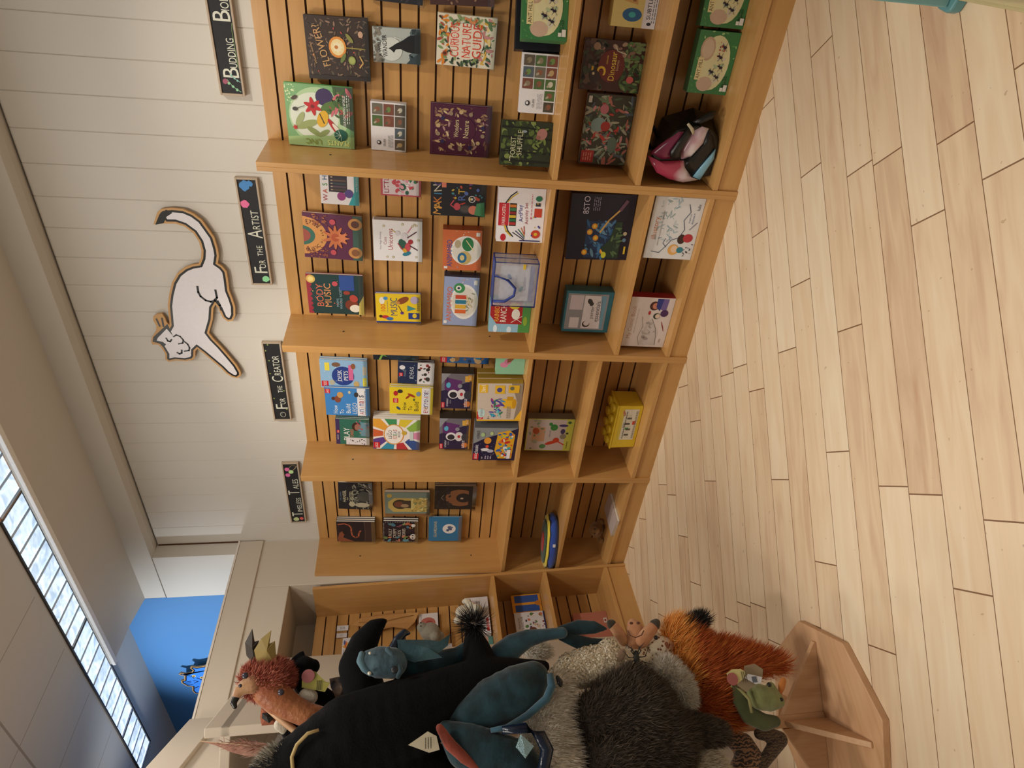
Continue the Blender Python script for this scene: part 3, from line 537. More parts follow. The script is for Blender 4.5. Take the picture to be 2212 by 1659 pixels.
def ledge(bc,w,off,M,what):
    def f(bm):
        x=w/2+.008; k=off
        box(bm,(-x,-.006,-.0035),(x,off-.0005,-.0012)); box(bm,(-x,-.0085,-.0035),(x,-.006,.024)); box(bm,(-x,off-.0025,-.0012),(x,off-.0005,.05))
    o=mesh('acrylic_book_ledge',f,ACR,None,loc=bc,rot=Matrix.Rotation(LEAN,3,'X').to_euler())
    tagp(o,'clear ledge under the '+' '.join(what.replace(',','').split()[:12]),'book ledge','clear acrylic ledges on the slatwall')
def prod(kind,bc,w,h,d,yaw,roll,what,art,spine='#444444',copies=1,off=None,cat=None,hold=True,name=None,dx=0):
    """kind book/box/pack. bc = centre of the bottom edge of the front face"""
    M=ori(yaw,roll); name=name or {'book':'picture_book','box':'boxed_set','pack':'boxed_set'}[kind]; cat=cat or {'book':'book','box':'box','pack':'pack'}[kind]
    if off is not None: copies=min(copies,max(1,int((off-.002)/(d+.001)))); d=min(d,off-.004)
    t=empty(name,bc,M.to_euler(),what,cat)
    C1=paint(spine,.4,'printed_card',var=.05)
    if kind=='book':
        def cov(bm):
            box(bm,(-w/2,0,0),(w/2,.0022,h)); box(bm,(-w/2,d-.0022,0),(w/2,d,h)); box(bm,(-w/2,.0022,0),(-w/2+.0022,d-.0022,h))
        mesh('cover',cov,C1,t,bevel=.0006); mesh('pages',lambda bm:box(bm,(-w/2+.0024,.0023,.003),(w/2-.003,d-.0023,h-.003)),PAGE,t)
    else:
        mesh('carton',lambda bm:box(bm,(-w/2,0,0),(w/2,d,h)),C1,t,bevel=.001 if kind=='box' else .004)
    a=Art(w-.001,h-.001,0); a.rnd=random.Random(len(what)); art(a); o=a.done('cover_art',t); o.location=(0,0,.0005)
    for i in range(copies-1):
        c=copy_tree(t); c.location=Vector(bc)+M@Vector((dx*(i+1),(d+.001)*(i+1),0))
        c['label']=what+', '+ORD[i]+' in its stack'; c['group']='copies of the '+what.split(' with ')[0]; t['group']=c['group']
        if i==0: t['label']=what+', front copy'
    if off is not None and hold and bc[2]>1.0: ledge(bc,w,off,M,what)
    return t
def S(x,z,off): return (x,sy(z)-off,z)
LEAFC=['#6d8f4e','#b98a4d','#c9a36a','#7d6a3f','#a85a3f','#8a9a6a']
def c_flower(a):
    a.rect(0,0,1,1,'#3a2d28'); a.scat(150,.03,.03,.97,.97,['#6f5a4a','#86705a','#5f5a45','#9a7a66','#4f3f36'],.008,.028,'leaf',4); a.rect(0,0,.07,1,'#2e2422')
    a.scat(12,.1,.1,.95,.95,['#c4574a','#d98a5a'],.012,.018,'mix',9)
    a.text('FLOWER?',.54,.76,.12,'#cba06a',14,.66); a.text('What is inside a',.42,.90,.035,'#cba06a',14)
    a.line([(.52,.06),(.53,.40)],.018,'#9c8f4a'); a.ell(.53,.5,.17,.14,'#e0913f'); a.ell(.53,.5,.13,.11,'#efd9a0'); a.star(.53,.5,.10,'#f3e7c2',8,.6); a.ell(.53,.52,.03,.03,'#c77a34')
    a.ell(.33,.28,.07,.06,'#8f9a4e'); a.ell(.33,.28,.05,.045,'#aab468'); a.ell(.68,.30,.09,.03,'#8a8a4a',40); a.ell(.36,.42,.09,.03,'#6f7f45',-30); a.ell(.75,.12,.05,.04,'#c9a48a'); a.line([(.4,.15),(.3,.1),(.22,.16)],.02,'#d6b06a')
def c_plants(a):
    a.rect(0,0,1,1,'#7fb079'); a.ell(.50,.52,.47,.44,'#b5d3a4',n=30); a.ell(.50,.58,.38,.36,'#dfe6d6',n=30); a.poly([(0,0),(.2,0),(.2,.5),(.14,1),(0,1)],'#a8c98a'); a.poly([(.3,0),(1,0),(1,.30),(.7,.22),(.4,.20)],'#4a6048'); a.scat(40,.7,.85,.98,.99,['#e6f2c8','#d7e8b0'],.006,.014,'dot',3)
    a.ell(.82,.42,.14,.13,'#3f2d5c'); a.ell(.66,.33,.10,.16,'#5a7a3f',20); a.scat(30,.5,.05,.97,.35,['#46663a','#6f8f52','#39502f','#a3564f','#cf6f7a'],.02,.06,'leaf',8)
    a.ell(.36,.70,.06,.17,'#9aa86a',20); a.ell(.25,.60,.045,.12,'#8a9a5c',-30); a.ell(.44,.80,.05,.12,'#a5b07a',60); a.ell(.24,.45,.04,.09,'#8d9c62',30)
    for r in (0,60,120): a.ell(.66,.60,.15,.035,'#c4242c',r+10)
    a.ell(.66,.60,.03,.03,'#7d1d22'); a.ell(.47,.46,.09,.13,'#e2b12f',70); a.line([(.4,.44),(.55,.5)],.02,'#4c4022'); a.ell(.35,.30,.16,.035,'#b8262c',35); a.ell(.30,.24,.14,.03,'#e8e0d0',40)
    a.ell(.22,.20,.10,.10,'#1f5c4d'); [a.line([(.22,.20),(.22+.09*math.cos(k),.20+.09*math.sin(k))],.006,'#cfe0c8') for k in (.4,1.1,1.8,2.5,3.2)]
    a.text('PLANTS',.085,.24,.075,'#f2f59a',90,.36); a.text('UNC',.085,.62,.08,'#8f9a3c',90); a.text('OUR GROWING WORLD',.62,.13,.04,'#f2f2ee',0,.5); a.lines(.42,.88,.08,.012,.03,2,'#e8e8e0'); a.star(.30,.88,.05,'#c4302c',5); a.ell(.78,.86,.03,.05,'#4f4038',30)
    a.ell(.60,.86,.03,.04,'#3c3a36'); a.line([(.6,.86),(.66,.72)],.01,'#4b4a44')
def c_wolf(a):
    a.rect(0,0,1,1,'#aeb6b2'); a.scat(60,0,.0,1,.18,['#2e3a3e','#44545a','#5d6f72'],.04,.10,'mix',2); a.scat(40,0,.8,1,1,['#6d6a62','#857f74'],.03,.07,'mix',6); a.ell(.4,.62,.34,.24,'#cfd4cf')
    a.poly([(.30,.0),(.34,.28),(.42,.42),(.40,.52),(.30,.56),(.38,.62),(.42,.68),(.47,.61),(.56,.52),(.66,.38),(.80,.24),(.86,.0)],'#16171b'); a.poly([(.0,.0),(.0,.3),(.15,.2),(.3,.05),(.34,0)],'#34464c')
    a.text('A WOLF',.42,.86,.07,'#15161a',4,.5); a.text('CALLED',.26,.79,.03,'#15161a',4); a.text('WANDER',.48,.75,.09,'#15161a',4,.62); a.line([(.7,.4),(.74,.55)],.02,'#d8dcd8')
def c_grid(a,n=0):
    a.rect(0,0,1,1,'#e3e1e4')
    cols=['#5d5348','#3c3a34','#6f6a5c','#4a4538','#54606a','#2f2b25','#7a4a3c','#4f6a3c']
    rd=random.Random(n+2); nx,ny=(4,3) if n==0 else (5,3)
    for i in range(nx):
        for j in range(ny):
            if i<2 and j>0: continue
            x0=.03+i*(.96/nx); z0=.03+j*(.96/ny); c=rd.choice(cols); a.rect(x0,z0,x0+.96/nx-.02,z0+.96/ny-.03,c); a.ell(x0+.44/nx,z0+.44/ny,.045,.08,rd.choice(['#b89a6c','#8a7c64','#c9c3b0','#6f8a4c','#8a5a44']),rd.uniform(0,90)); a.ell(x0+.3/nx,z0+.62/ny,.02,.05,rd.choice(['#a8a08c','#6a5a48','#55604a']),40)
    a.ell(.17,.78,.045,.065,'#2a2a2c'); a.ell(.175,.79,.025,.035,'#e3e1e4'); a.text('OUISI',.17,.62,.06,'#2a2a2c',0,.2); a.lines(.08,.34,.5,.012,.04,4,'#9a9aa0')
def c_red(a):
    a.rect(0,0,1,1,'#e2dcc8'); a.scat(70,.05,.04,.95,.30,['#3f5a42','#5f7f55','#8aa06a','#c88a8a','#d9b04a','#31463a','#e8d090'],.02,.06,'leaf',5); a.scat(50,.05,.75,.95,.96,['#3a4f3d','#e0892f','#7a9a5f','#b0563f','#2f4438'],.02,.05,'leaf',6); a.scat(30,.03,.3,.18,.75,['#3f5a42','#8aa06a','#27382e'],.02,.05,'leaf',7); a.scat(30,.82,.3,.97,.75,['#4a6a4c','#d98a5a','#8aa06a'],.02,.05,'leaf',8)
    a.ell(.5,.5,.36,.3,'#e6dccb'); a.star(.24,.86,.07,'#b5562c',8,.6); a.ell(.24,.86,.03,.03,'#5a2f1c')
    for k,(z,t) in enumerate(((.70,'CURIOUS'),(.50,'NATURE'),(.32,'GUIDE'))):
        a.text(t,.52,z,.15,'#d8482f',0,.66); a.scat(14,.25,z-.06,.8,z+.06,['#b02f26','#e8836a'],.006,.014,'mix',20+k)
def c_wonders(a):
    a.rect(0,0,1,1,'#4d1d3a'); a.scat(120,.06,.06,.94,.94,['#a98a5f','#c7ac7e','#8a6a55','#b08a86','#7d5a4c','#d1bd92'],.012,.04,'leaf',3); a.ell(.52,.47,.26,.22,'#4d1d3a',n=30)
    for k in range(14): a.ell(.5+.36*math.cos(k*.45),.5+.38*math.sin(k*.45),.04,.035,('#c2a77c','#94806a','#2f2a52')[k%3])
    a.text('Wonders',.54,.57,.08,'#d9c79a',0,.34); a.text('of',.54,.50,.03,'#d9c79a'); a.text('Nature',.54,.41,.09,'#d9c79a',0,.34); a.line([(.03,.03),(.97,.03),(.97,.97),(.03,.97),(.03,.03)],.008,'#6a3850')
def c_dark(a): a.rect(0,0,1,1,'#23242c'); a.scat(60,.03,.03,.97,.97,['#3a3c48','#2e4a52','#4a4450'],.01,.03,'leaf',2)
def c_brown(a): a.rect(0,0,1,1,'#4a2f2c'); a.scat(60,.03,.03,.97,.97,['#7a5a4a','#6a4038','#9a7a62'],.012,.04,'mix',2); a.rect(0,0,1,.06,'#6d4a44')
def c_ant(a):
    a.rect(0,0,1,1,'#3f7f4a'); a.scat(46,.0,.0,1,1,['#7fb06a','#a8cf8a','#5f9a58'],.015,.035,'mix',3); a.ell(.5,.5,.44,.38,'#e6dfae',n=22); a.ell(.72,.72,.19,.18,'#c9a98c'); a.ell(.72,.72,.15,.14,'#d8bfa4'); a.ell(.16,.62,.12,.2,'#d2b49c'); a.scat(20,.2,.2,.85,.6,['#d9d0c4','#b9c9a0','#e8d8a8'],.02,.05,'mix',9)
    a.rect(.22,.76,.58,.9,'#ead9a0'); a.text('ANT HILL',.40,.83,.085,'#2b231c',0,.32)
    for x,z in ((.28,.34),(.44,.30),(.60,.36),(.36,.5),(.76,.32)):
        a.ell(x,z,.022,.045,'#2c1f33'); a.ell(x+.02,z+.06,.015,.03,'#2c1f33'); [a.line([(x,z),(x+dx,z+dz)],.006,'#2c1f33') for dx,dz in ((.06,.07),(-.06,.06),(.07,-.04),(-.06,-.06))]
    a.scat(8,.55,.3,.9,.5,['#b53434','#8f2a3a'],.012,.02,'mix',12); a.text('BUGS',.22,.13,.09,'#1f3a24',0,.18); a.rect(.06,.03,.17,.12,'#e8e6dc'); a.rect(.06,.13,.12,.2,'#e8e6dc')
def c_darkbox(a): a.rect(0,0,1,1,'#1b1d26'); a.text('LINGSHI',.26,.09,.07,'#8f8cc8',0,.34)
def c_forest(a):
    a.rect(0,0,1,1,'#2b3220'); a.scat(90,0,.3,1,1,['#3d4a26','#5a6b33','#1c2217','#7c8a4a','#2f3a1f'],.03,.09,'mix',3)
    for x in (.1,.3,.62,.84): a.line([(x,0),(x+.03,1)],.04,'#1a1c14')
    a.scat(30,.2,.05,.9,.35,['#4e6030','#6f8040','#2a3420'],.03,.06,'leaf',6); a.ell(.74,.2,.13,.10,'#a5746c',-35); a.ell(.66,.27,.05,.05,'#8f5f52'); a.ell(.78,.55,.03,.05,'#8a94a0')
    a.text('FOREST',.42,.76,.10,'#c9c8a4',0,.46); a.text('SHUFFLE',.52,.63,.10,'#c9c8a4',0,.56); a.lines(.1,.2,.8,.02,.05,1,'#c9c8a4')
def c_dino(a):
    a.rect(0,0,1,1,'#43231d'); a.scat(80,0,0,1,.35,['#3f5a34','#5a7a44','#2c3a26','#7a8a5a'],.03,.07,'leaf',2); a.scat(60,0,.6,1,1,['#4b3a34','#6a5146','#2a211d','#3f4a34'],.03,.08,'mix',5); a.scat(16,.7,.1,.95,.8,['#8a6a5a','#a98a74','#5f4a44'],.03,.07,'mix',7)
    a.ell(.5,.52,.32,.22,'#6b261f'); a.text('5',.40,.72,.24,'#e2b93a'); a.text('minute',.62,.6,.03,'#e2b93a'); a.text('Dinosaur',.5,.50,.10,'#e8c94a',0,.56); a.text('Stories',.52,.42,.04,'#c9b08a'); a.ell(.26,.18,.07,.06,'#cf5f5c'); a.ell(.28,.78,.13,.09,'#3a2c2a',30); a.ell(.33,.8,.03,.02,'#d9c9a0'); a.line([(.75,.3),(.8,.45),(.9,.5)],.02,'#c9bfa4')
def c_collage(a):
    a.rect(0,0,1,1,'#3d3a2e'); a.scat(150,.02,.02,.98,.98,['#6a7a5c','#8a9a86','#a5a08a','#4a5a44','#2a2c22','#b06a5c','#55606a'],.02,.06,'leaf',2); a.scat(26,.15,.15,.9,.9,['#b53a30','#a8343a','#c98a8c','#d8a59c'],.02,.045,'mix',4)
    a.rect(.02,.70,.2,.97,'#a5302a'); a.lines(.05,.17,.9,.02,.05,4,'#d88a7a'); a.ell(.8,.62,.07,.09,'#b76a72'); a.ell(.58,.7,.10,.16,'#7d9490',20); a.ell(.56,.55,.07,.1,'#a5302c',30); a.ell(.3,.35,.12,.1,'#5d6f62'); a.rect(.88,.9,.97,.97,'#d4cfc6')
def c_bubble(a):
    a.rect(0,0,1,1,'#d9c27a'); a.rect(0,0,1,.30,'#e0dce0'); a.ell(.22,.55,.12,.22,'#2d5f8f'); a.ell(.22,.55,.05,.08,'#3fa8a8'); a.poly([(.4,.45),(.8,.5),(.8,.8),(.45,.75)],'#c99a5c'); a.poly([(.45,.5),(.7,.55),(.7,.62),(.45,.57)],'#8a5a30'); a.text('SUBTLE',.35,.18,.09,'#2b2c33',0,.4); a.lines(.1,.6,.08,.02,.05,2,'#77777f'); a.ell(.08,.15,.03,.05,'#2b2c33')
def c_mark(a):
    a.rect(0,0,1,1,'#ece9ec'); a.poly([(.0,.0),(.0,.28),(.35,.12),(1,.12),(1,0)],'#37a3ad'); a.rect(.32,.30,1,.78,'#3a3440')
    for i in range(8): a.rect(.36+.08*i,.33,.40+.08*i,.74,('#55483f','#5f4d5c','#3f4b58','#6a5548','#38303a','#7a6a5f','#4a5f5a','#8a6a4a')[i]); a.ell(.38+.08*i,.7,.012,.03,'#c9b89a')
    for i,ch_ in enumerate('WASHY'): a.text(ch_,.16+.17*i,.88,.12,('#b0343c','#cf5a34','#4a9a5a','#2f6f9a','#274a8a')[i])
    a.ell(.22,.46,.11,.11,'#9a3f86'); a.ell(.30,.26,.11,.11,'#5b4a8c'); a.text('WATERCOLOR',.6,.05,.05,'#e8f4f4')
def c_bells(a):
    a.rect(0,0,1,1,'#5f2c4c'); a.ell(.5,1.02,.42,.42,'#d89858',n=30); a.ell(.5,1.04,.22,.24,'#3f6f62',n=30); a.ell(.5,1.04,.15,.16,'#a5544a',n=30)
    for k,ch_ in enumerate('MUSIC of the BELLS'):
        t=PI+ (k+1.2)*PI/19.4; a.text(ch_,.5+.33*math.cos(t),1.0+.33*math.sin(t),.06 if ch_.isupper() else .035,'#3c1f2c',math.degrees(t)+90) if ch_!=' ' else None
    a.rect(0,.0,1,.16,'#3f5f55'); a.ell(.18,.12,.13,.12,'#c98f52'); a.ell(.82,.12,.13,.12,'#c98f52'); a.ell(.82,.12,.08,.07,'#5f3a34'); a.ell(.18,.12,.08,.07,'#8a5a3c'); a.scat(40,.02,.6,.25,.95,['#b06a48','#8a4a40'],.01,.02,'dot',3); a.scat(40,.75,.6,.98,.95,['#b06a48','#8a4a40'],.01,.02,'dot',4)
    for r in (0,30,65,110,150): a.ell(.5,.46,.27,.035,('#c9744a','#e0a070','#a3442e','#d88a55','#8f3c30')[r%5],r)
    a.ell(.5,.46,.09,.07,'#b5583a'); a.star(.5,.34,.16,'#d9845a',6,.4); a.ell(.16,.5,.06,.05,'#c4505c'); a.ell(.84,.5,.06,.05,'#c4505c')
def c_body(a):
    a.rect(0,0,1,1,'#1f3d3f'); [a.ell(.02+.12*i,1.0,.07,.09,'#9a2f42') for i in range(9)]; a.ell(.88,.92,.10,.08,'#dcb45a'); a.ell(.88,.92,.06,.05,'#f0d98a')
    a.text('BODY',.48,.78,.12,'#d8705a',0,.62); a.text('MUSIC',.48,.64,.12,'#e09a62',0,.72); a.text('POEMS',.3,.47,.04,'#8fb8c8'); a.text('WHOLE NOISES',.42,.41,.045,'#8fb8c8')
    a.rect(.62,.16,1,.42,'#2d4f96'); a.ell(.25,.22,.14,.12,'#7a3a2c'); a.ell(.16,.16,.1,.1,'#e6dfd2'); a.ell(.42,.18,.10,.07,'#b54a42',40); a.poly([(0,0),(.5,0),(.3,.08),(0,.1)],'#d8c46a'); a.ell(.78,.5,.06,.05,'#c4505c'); a.ell(.56,.3,.05,.06,'#9a4436'); a.scat(14,.05,.4,.95,.95,['#e8d890','#d8705a'],.006,.012,'dot',3)
def c_uni(a):
    a.rect(0,0,1,1,'#e9e8ec'); a.text('First Magic Painting',.5,.85,.045,'#55506a',0,.62); a.text('Cute',.5,.76,.06,'#9a3f5a',0,.24); a.text('Unicorns',.54,.65,.10,'#a8323c',0,.52)
    for x,z in ((.1,.72),(.12,.12),(.9,.12),(.88,.2),(.86,.78),(.92,.16),(.1,.6),(.55,.08),(.92,.4)): a.star(x,z,.04,'#a89a3c',5); a.star(x,z,.02,'#e9e8ec',5)
    a.ell(.42,.40,.15,.08,'#2f5f52',20); a.ell(.36,.30,.12,.06,'#c4505c',-10); a.ell(.62,.36,.10,.07,'#d8d4dc',20); a.ell(.7,.5,.06,.05,'#d8d4dc'); a.ell(.5,.24,.06,.05,'#a8323c'); a.line([(.4,.25),(.3,.1)],.025,'#5a3040'); a.line([(.6,.3),(.75,.12)],.025,'#5a3040'); a.line([(.72,.3),(.86,.22)],.02,'#d07a90'); a.line([(.72,.55),(.78,.62)],.015,'#caa84a'); a.ell(.2,.32,.05,.09,'#2f7f9a',20); a.ell(.28,.36,.06,.04,'#d8a43a',40); a.line([(.3,.4),(.45,.5)],.02,'#b83a4c')
def c_m100(a):
    a.rect(0,0,1,1,'#e5c72c'); a.rect(0,0,.05,1,'#2b3f8f'); a.text('100',.52,.84,.10,'#c9442f',0,.3); a.text('things to know about',.55,.74,.03,'#2b3f8f'); a.text('MUSIC',.56,.60,.15,'#223a7a',0,.6); a.ell(.76,.86,.12,.06,'#e8e4d8'); a.ell(.84,.78,.06,.05,'#4a8fc8'); a.ell(.2,.8,.06,.08,'#b8343c'); a.ell(.14,.70,.06,.08,'#3f6fb0'); a.ell(.22,.9,.05,.04,'#4a2c22')
    a.ell(.78,.40,.10,.15,'#8a4a2c',30); a.ell(.7,.5,.05,.04,'#c98a4a'); a.rect(.14,.03,.36,.28,'#273f8a'); a.ell(.26,.14,.08,.05,'#e0c23a'); a.poly([(.5,.1),(.62,.3),(.42,.3)],'#3f8f96'); a.ell(.35,.42,.05,.04,'#5a3f8a'); a.line([(.38,.42),(.6,.5)],.02,'#5a3f2a'); a.ell(.8,.14,.13,.09,'#b5a8c8'); a.lines(.44,.9,.06,.015,.03,2,'#4a4a50')
def c_pink(a):
    a.rect(0,0,1,1,'#b8505f'); a.rect(.05,.05,.95,.95,'#d9cdd2'); a.scat(40,.1,.1,.9,.7,['#3f7f62','#c4505c','#e0a0b0','#2d5f50','#d8d0d4'],.04,.1,'mix',3); a.text('LITTLE',.4,.86,.12,'#9a2f4c',0,.6); a.scat(12,.1,.1,.9,.9,['#f2eef2'],.02,.05,'leaf',5)
def c_mart(a):
    a.rect(0,0,1,1,'#26272e')
    for i,ch_ in enumerate('MAKING'): a.text(ch_,.13+.15*i,.88-.01*(i%2),.14,('#d8a04a','#d8a04a','#c97a3c','#3f7fb0','#c9c4b0','#5a4a8c')[i],(-8,6,-4,0,8,-6)[i])
    a.text('A',.30,.44,.13,'#c9443c',-6); a.text('R',.5,.44,.13,'#5a6fb0',4); a.text('T',.66,.44,.12,'#d8b04a'); a.ell(.2,.36,.13,.14,'#3c3a40'); a.ell(.2,.36,.09,.10,'#55504f'); a.ell(.26,.52,.10,.06,'#c4505c'); a.line([(.2,.54),(.3,.64),(.42,.58)],.03,'#c4505c')
    a.ell(.18,.22,.12,.09,'#d8806a'); a.poly([(0,0),(.4,.02),(.36,.16),(.05,.2)],'#4f8f62'); a.ell(.47,.25,.09,.065,'#d8d8d4'); a.ell(.47,.25,.07,.05,'#26272e'); a.star(.47,.25,.05,'#d8d8d4',5); a.rect(.75,.72,.9,.8,'#d8806a'); a.scat(20,.45,.05,.97,.6,['#5a6fb0','#4a8f9a','#b0503c','#c9b04a','#6f4a8a'],.02,.045,'mix',4)
def c_anim(a,bg,mode):
    a.rect(0,0,1,1,bg); a.scat(20,.02,.05,.98,.95,['#e8d8d0','#d89a8a','#8fa8c8'],.01,.02,'mix',3); a.ell(.5,.40,.36,.40,'#eceae8',n=26); a.ell(.5,.40,.31,.35,'#dcd8cf',n=26)
    if mode: a.text('ANIMAMBO',.42,.83,.14,'#2b4f9a',0,.66); a.ell(.32,.44,.17,.18,'#c9b070'); a.ell(.32,.5,.13,.12,'#2f6f9a'); a.ell(.32,.5,.07,.06,'#d8c890'); a.ell(.66,.36,.17,.15,'#2f7a4c'); a.ell(.66,.62,.1,.08,'#b5a88a'); a.line([(.5,.2),(.75,.4)],.02,'#e0cfa0')
    else: a.text('ANIMAMBO',.44,.83,.15,'#d86a3a',0,.72); [a.rect(.26+.10*i,.34,.34+.10*i,.66,('#d86a3a','#e0b03a','#2f7f9a','#c9503c')[i]) for i in range(4)]; a.ell(.78,.56,.10,.16,'#3f8f5a'); a.ell(.78,.58,.05,.08,'#ece8dc'); a.ell(.78,.58,.025,.04,'#2a3f5a'); a.scat(10,.3,.15,.75,.32,['#b5a88a','#8a8f6a'],.02,.04,'mix',4); a.line([(.4,.2),(.62,.34)],.02,'#e0cfa0')
    a.rect(.86,.05,.95,.15,'#e8e6e2'); a.rect(.04,.88,.1,.97,'#e8e6e2')
def c_artp(a):
    a.rect(0,0,1,1,'#ece9ee'); a.rect(.30,.76,.72,.98,'#c22a34'); a.text('FABER-CASTELL',.51,.87,.07,'#f4e9e4',0,.38); a.rect(.3,.6,.72,.75,'#2c2a24'); [a.rect(.32+.065*i,.61,.37+.065*i,.75,('#b53434','#2f6f44','#d8b83a','#8a2f2a','#3f7a4c','#c9762f')[i]) for i in range(6)]
    a.line([(.12,.70),(.2,.80),(.30,.84)],.03,'#d8b83a'); a.line([(.10,.65),(.2,.76),(.3,.80)],.02,'#1c1c22'); a.line([(.72,.84),(.85,.74),(.93,.62)],.02,'#1c1c22'); a.line([(.74,.8),(.84,.70),(.9,.6)],.02,'#d8b83a')
    a.text('ArtPlay',.54,.50,.11,'#3a3a8f',6,.4); a.text('Activity Set',.54,.38,.09,'#a3323c',4,.5); a.ell(.08,.86,.07,.06,'#c22a34')
    for i,c in enumerate(('#1c1c22','#2c2f6a','#2f6f44','#c9762f','#b53434')): a.line([(.04+.03*i,.40),(.18+.03*i,.66-.06*i)],.016,c)
    a.rect(.48,.06,.64,.22,'#c9442f'); a.ell(.16,.16,.08,.1,'#c9442f'); a.ell(.16,.16,.03,.04,'#d8b83a'); a.line([(.03,.06),(.03,.5)],.02,'#2c2f6a'); a.ell(.82,.14,.05,.07,'#2f7a5c'); a.rect(.68,.1,.74,.2,'#3c3c44'); a.lines(.45,.9,.28,.012,.03,1,'#c9506a'); a.scat(10,.1,.05,.9,.3,['#c9506a','#3a3a8f','#d8b83a'],.008,.018,'dot',3)
def c_ranch(a):
    a.rect(0,0,1,1,'#8fb8cf'); a.rect(0,0,1,.28,'#4f8f4a'); a.poly([(.25,.2),(.25,.82),(.5,.98),(.95,.98),(.95,.2)],'#a8262c'); a.text('RAINBOW',.62,.82,.12,'#e0b03a',0,.6); a.text('RANCH',.56,.66,.15,'#ece6da',0,.5); a.ell(.55,.36,.16,.1,'#e8e4dc'); a.ell(.8,.4,.1,.13,'#d8c03a'); a.ell(.35,.12,.14,.05,'#8fb03c'); a.line([(.3,.2),(.5,.46)],.015,'#f0ece4'); a.line([(.3,.46),(.5,.2)],.015,'#f0ece4'); a.ell(.08,.5,.1,.06,'#cfe0ea'); a.ell(.1,.84,.12,.05,'#d8e4ee')
def c_night(a):
    a.rect(0,0,1,1,'#1c1a2c'); a.rect(.03,.16,.6,.72,'#1f3558'); a.scat(70,.04,.3,.58,.7,['#2f5a86','#41719a','#1a2c4c','#5f86a0'],.02,.05,'leaf',5)
    for x,z in ((.10,.84),(.35,.66),(.45,.78),(.55,.70),(.12,.5)): a.ell(x*.9+.03,z*.85,.045,.045,'#d88f2f'); a.ell(x*.9+.03,z*.85,.025,.025,'#e8c04a')
    a.poly([(.03,.16),(.03,.34),(.18,.46),(.32,.34),(.6,.26),(.6,.16)],'#24382c'); a.scat(16,.05,.17,.56,.3,['#3f5a44','#2c4436','#55704a'],.02,.04,'leaf',7); a.ell(.08,.4,.05,.04,'#c9c93a')
    a.line([(.44,.50),(.62,.38),(.78,.22)],.025,'#c9a05a'); a.line([(.78,.22),(.9,.14)],.05,'#6a4a5c'); a.text('8STO',.84,.76,.09,'#cfc8d8',0,.26); a.lines(.76,.96,.64,.012,.03,4,'#8f8aa0'); a.ell(.32,.10,.03,.03,'#5f7f9a'); a.ell(.42,.10,.03,.03,'#b5a88a'); a.rect(.1,.06,.22,.09,'#d8b83a')
def c_paint(a):
    a.rect(0,0,1,1,'#2f6a78'); a.rect(.06,.10,.94,.96,'#8f8f94'); a.rect(.09,.14,.90,.60,'#dcd6da'); a.rect(.55,.62,.90,.90,'#c8bcc4'); a.rect(.1,.66,.36,.86,'#d4ccd0'); a.poly([(.09,.14),(.9,.14),(.9,.26),(.5,.22),(.09,.2)],'#6f9ab0')
    a.text('painter',.50,.40,.09,'#3a3540',0,.42); a.text('essentials',.52,.30,.09,'#3a3540',0,.5); a.ell(.2,.50,.08,.08,'#4a3c3a'); a.ell(.22,.49,.06,.06,'#dcd6da'); a.ell(.76,.48,.07,.05,'#3c3a3c',30); a.ell(.7,.44,.05,.04,'#3c3a3c',-30); a.lines(.3,.8,.22,.01,.03,1,'#77707c')
def c_illu(a):
    a.rect(0,0,1,1,'#dcdcde'); a.scat(60,.3,.45,.98,.85,['#a8bcc6','#8fa8b6','#c2cdd2','#96a8a8'],.012,.03,'leaf',4); a.text('illustory',.50,.87,.13,'#cf8a62',0,.48); a.text('WRITE AND ILLUSTRATE YOUR OWN BOOK',.5,.765,.025,'#8a6a5a')
    a.line([(.12,.86),(.10,.70),(.2,.60),(.32,.5),(.36,.36),(.5,.28),(.64,.34),(.78,.24),(.9,.30)],.01,'#3a4a66'); a.line([(.2,.58),(.26,.66),(.34,.62)],.008,'#3a4a66')
    a.ell(.34,.30,.08,.08,'#3a2420'); a.ell(.36,.17,.07,.10,'#b5323c'); a.ell(.16,.42,.09,.11,'#e0a85a'); a.ell(.17,.40,.06,.07,'#e8c8a8'); a.ell(.16,.28,.05,.07,'#2f7f8f'); a.line([(.5,.18),(.62,.06)],.012,'#77707c'); a.text('Imagine and',.68,.22,.035,'#2b4f86'); a.text('illustrate it',.68,.16,.035,'#2b4f86'); a.text('lulu',.86,.10,.06,'#2b3f56',0,.1); a.scat(10,.05,.05,.3,.2,['#3a3a44','#55505c'],.01,.02,'mix',4)
